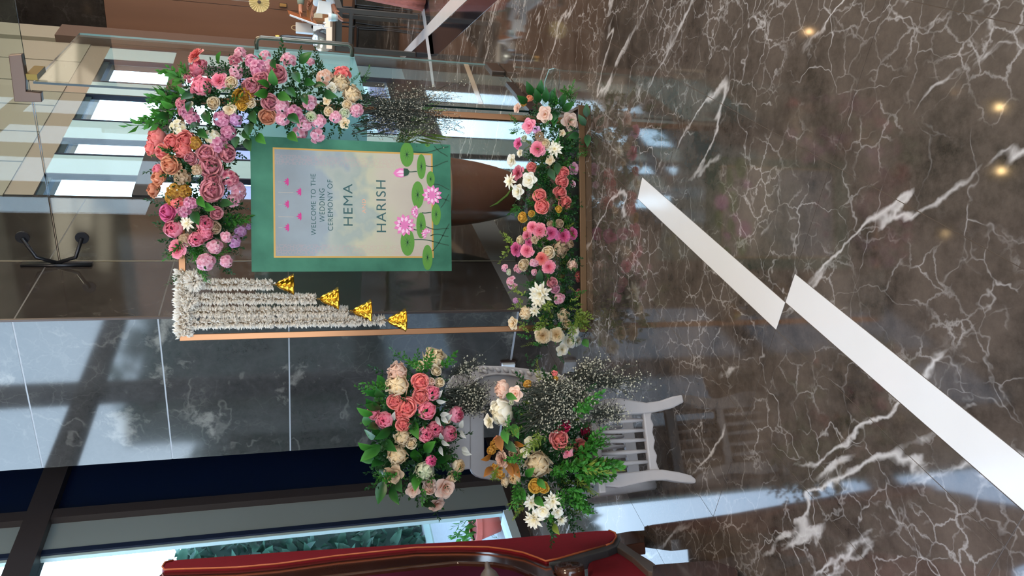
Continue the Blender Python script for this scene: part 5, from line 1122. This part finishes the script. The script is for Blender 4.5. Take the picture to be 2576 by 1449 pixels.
def person(name, label, base, face, hands, shirt, lower, height=1.65, skirt=None, hold=None):
    """standing figure; face: direction it looks at; hands: two world points the hands reach"""
    k = height / 1.7; f = Vector(face).normalized(); r_ = Vector((f.y, -f.x, 0)); Z = Vector((0, 0, 1)); P = lambda x, y, z: base + r_ * x * k + f * y * k + Z * z * k
    t = thing(name, label, 'person', base)
    V = []; E = []; Rr = []
    def add(p, r, par=None):
        V.append(p); Rr.append(r if hasattr(r, '__len__') else r); 
        if par is not None: E.append((par, len(V) - 1))
        return len(V) - 1
    pel = add(P(0, 0, .93), (.15 * k, .11 * k)); w_ = add(P(0, 0, 1.10), (.13 * k, .10 * k), pel); ch = add(P(0, 0, 1.30), (.155 * k, .11 * k), w_); nk0 = add(P(0, 0, 1.43), (.075 * k, .07 * k), ch)
    nk = add(P(0, .01, 1.49), .055 * k, nk0); jw = add(P(0, .03, 1.55), (.065 * k, .075 * k), nk); hd = add(P(0, .015, 1.62), (.075 * k, .092 * k), jw); tp_ = add(P(0, 0, 1.69), (.05 * k, .06 * k), hd)
    arms = []
    for sd, hp_ in zip((-1, 1), hands):
        sh = add(P(sd * .17, 0, 1.39), .055 * k, ch); S0 = V[sh]; H = Vector(hp_); d = H - S0; up = .29 * k; lo = .25 * k; L = min(d.length, up + lo - .005); dn = d.normalized()
        a_ = (up * up - lo * lo + L * L) / (2 * L); hgt = math.sqrt(max(0, up * up - a_ * a_)); side = (Z * -1 - dn * (-dn.z)); side = side.normalized() if side.length > .01 else f
        el_ = add(S0 + dn * a_ + side * hgt, .042 * k, sh); H = S0 + dn * L; wr = add(H, .027 * k, el_); fd = (H - V[el_]).normalized()
        pm = add(H + fd * .05 * k, (.036 * k, .018 * k), wr); arms.append((sh, el_, wr)); sdv = fd.cross(Z); sdv = sdv.normalized() if sdv.length > .01 else r_
        for j, (o_, ln) in enumerate(((-.027, .062), (-.009, .075), (.009, .07), (.027, .055))):
            b0 = add(H + fd * .088 * k + sdv * o_ * k, .0095 * k, pm); m0 = add(V[b0] + fd * ln * .5 * k + Z * -.008 * k, .0088 * k, b0); add(V[m0] + fd * ln * .42 * k + Z * -.026 * k, .007 * k, m0)
        b0 = add(H + fd * .04 * k - sdv * .04 * k, .011 * k, pm); add(V[b0] + (fd * .7 - sdv * .5 - Z * .4) * .045 * k, .009 * k, b0)
    legs = []
    for sd in (-1, 1):
        hp_ = add(P(sd * .09, 0, .86), .088 * k, pel); kn_ = add(P(sd * .095, .01, .48), .058 * k, hp_); an = add(P(sd * .1, -.01, .09), .04 * k, kn_); add(P(sd * .105, .13, .035), (.04 * k, .03 * k), an); legs.append((hp_, kn_, an))
    body = skin_mesh('body', V, E, Rr, SKIN, t)
    # shirt: the torso and sleeves again, a little larger
    sv = [V[pel], V[w_], V[ch], V[nk0] - Z * .03 * k]; sr = [(.17 * k, .13 * k), (.15 * k, .12 * k), (.175 * k, .13 * k), (.09 * k, .085 * k)]; se_ = [(0, 1), (1, 2), (2, 3)]
    for sh, el_, wr in arms:
        i0 = len(sv); sv += [V[sh], V[el_], V[el_].lerp(V[wr], .82)]; sr += [.068 * k, .054 * k, .042 * k]; se_ += [(2, i0), (i0, i0 + 1), (i0 + 1, i0 + 2)]
    skin_mesh('shirt', sv, se_, sr, shirt, t)
    if skirt:
        pr_ = [(.17, .98), (.20, .85), (.225, .55), (.25, .25), (.27, .02), (.262, .02), (.21, .6), (.16, .95)]
        obj('sari_skirt', MB().lathe([(a * k, b * k) for a, b in pr_], 48, base, rf=lambda i, q: 1 + .05 * math.sin(q * 2.1) * (i / 4 if i < 5 else .8)), skirt, t, smooth=True)
    else:
        tv = [V[pel]]; trr = [(.16 * k, .125 * k)]; te = []
        for hp_, kn_, an in legs:
            i0 = len(tv); tv += [V[hp_], V[kn_], V[an] + Z * .0]; trr += [.105 * k, .078 * k, .06 * k]; te += [(0, i0), (i0, i0 + 1), (i0 + 1, i0 + 2)]
        skin_mesh('trousers', tv, te, trr, lower, t)
    hr = [V[hd] - f * .02 * k, V[hd] - f * .035 * k + Z * .05 * k, V[jw] - f * .05 * k]; skin_mesh('hair', hr, [(0, 1), (0, 2)], [(.082 * k, .092 * k), (.07 * k, .085 * k), (.06 * k, .05 * k)], HAIR, t)
    for sd in (-1, 1):
        p = V[hd] + f * .082 * k + r_ * sd * .03 * k; obj('eye', MB().lathe([(math.sin(a) * .012, -math.cos(a) * .012) for a in np.linspace(.05, 3.1, 6)], 10, p), WHITEP, t, smooth=True)
    obj('nose', MB().tube([V[hd] + f * .09 * k, V[hd] + f * .108 * k - Z * .035 * k], [.008, .014], 6), SKIN, t, smooth=True); obj('mouth', MB().box(V[jw] + f * .078 * k, (.045, .012, .012), r_, f), M('lips', c3(140, 66, 60), .5), t, bevel=.003)
    return t
hA = at(760, 50, 9.5); pA = Vector((hA.x + .62, 9.75, 0))
person('person', 'person in a grey-green long-sleeved shirt holding a white-edged menu board over the far table', pA, (-1, -.25, 0), (hA, hA + Vector((.30, .2, -.1))), M('grey_green_cloth', c3(128, 140, 128), .8, var=.3, scale=14), M('dark_cloth', c3(40, 40, 46), .8), 1.72)
q = at(764, 52, 9.36); bd = thing('menu_board', 'thin wooden board with white edge held in a hand above the far table', 'board', q); a_, b_ = at(729, 38, 9.36), at(800, 64, 9.36); d_ = (b_ - a_); nn = Vector((.3, .95, -.1)); 
obj('panel', MB().prism([a_, b_, b_ + nn * .24 + Vector((.06, 0, .04)), a_ + nn * .24 + Vector((.06, 0, .04))], Vector((.01, 0, .012))), WOODO, bd); obj('white_edge', MB().tube([a_, b_], .011, 6), WHITEP, bd)
hB = at(842, 24, 8.5); pB = Vector((3.42, 8.42, 0))
person('person', 'person in white top and patterned pink sari at the right edge, holding a paper cup', pB, (-1, .2, 0), (hB + Vector((.02, .1, .22)), hB), M('white_cotton', c3(226, 232, 238), .8), None, 1.62, M('pink_sari', c3(206, 120, 104), .75, var=.35, scale=26))
q = at(838, 44, 8.44); cp = thing('paper_cup', 'white paper cup held low by the person in the pink sari', 'cup', q); obj('cup', MB().lathe([(0, -.05), (.034, -.05), (.044, .05), (.041, .05), (.032, -.04), (0, -.04)], 20, q), WHITEP, cp, smooth=True); obj('sleeve', MB().lathe([(.037, -.03), (.0425, .02)], 20, q), M('cup_sleeve', c3(196, 224, 226), .6), cp, smooth=True)
q = at(816, 20, 8.46); nk_ = thing('folded_napkin', 'white folded napkin cloth hanging from the hand of the person in the sari', 'napkin', q); mb = MB()
for k in range(3): mb.prism([q + Vector((-.07 + .02 * k, .01 * k, -.08)), q + Vector((.07, .01 * k, -.07)), q + Vector((.08, .01 * k, .06)), q + Vector((-.06, .01 * k, .07 + .01 * k))], (0, .006, 0))
obj('cloth', mb, WHITEP, nk_, bevel=.002)

# ------------------------------------------------------------------ ceiling downlights (they mirror in the floor)
for i, p in enumerate(LAMPS):
    d = obj('downlight', MB().lathe([(.085, -.02), (.11, -.02), (.115, 0), (.085, 0)], 20, p), WHITEP, ceil_); obj('reflector', MB().lathe([(.084, -.016), (.05, -.004), (0, -.003)], 16, p), CHROME, d)
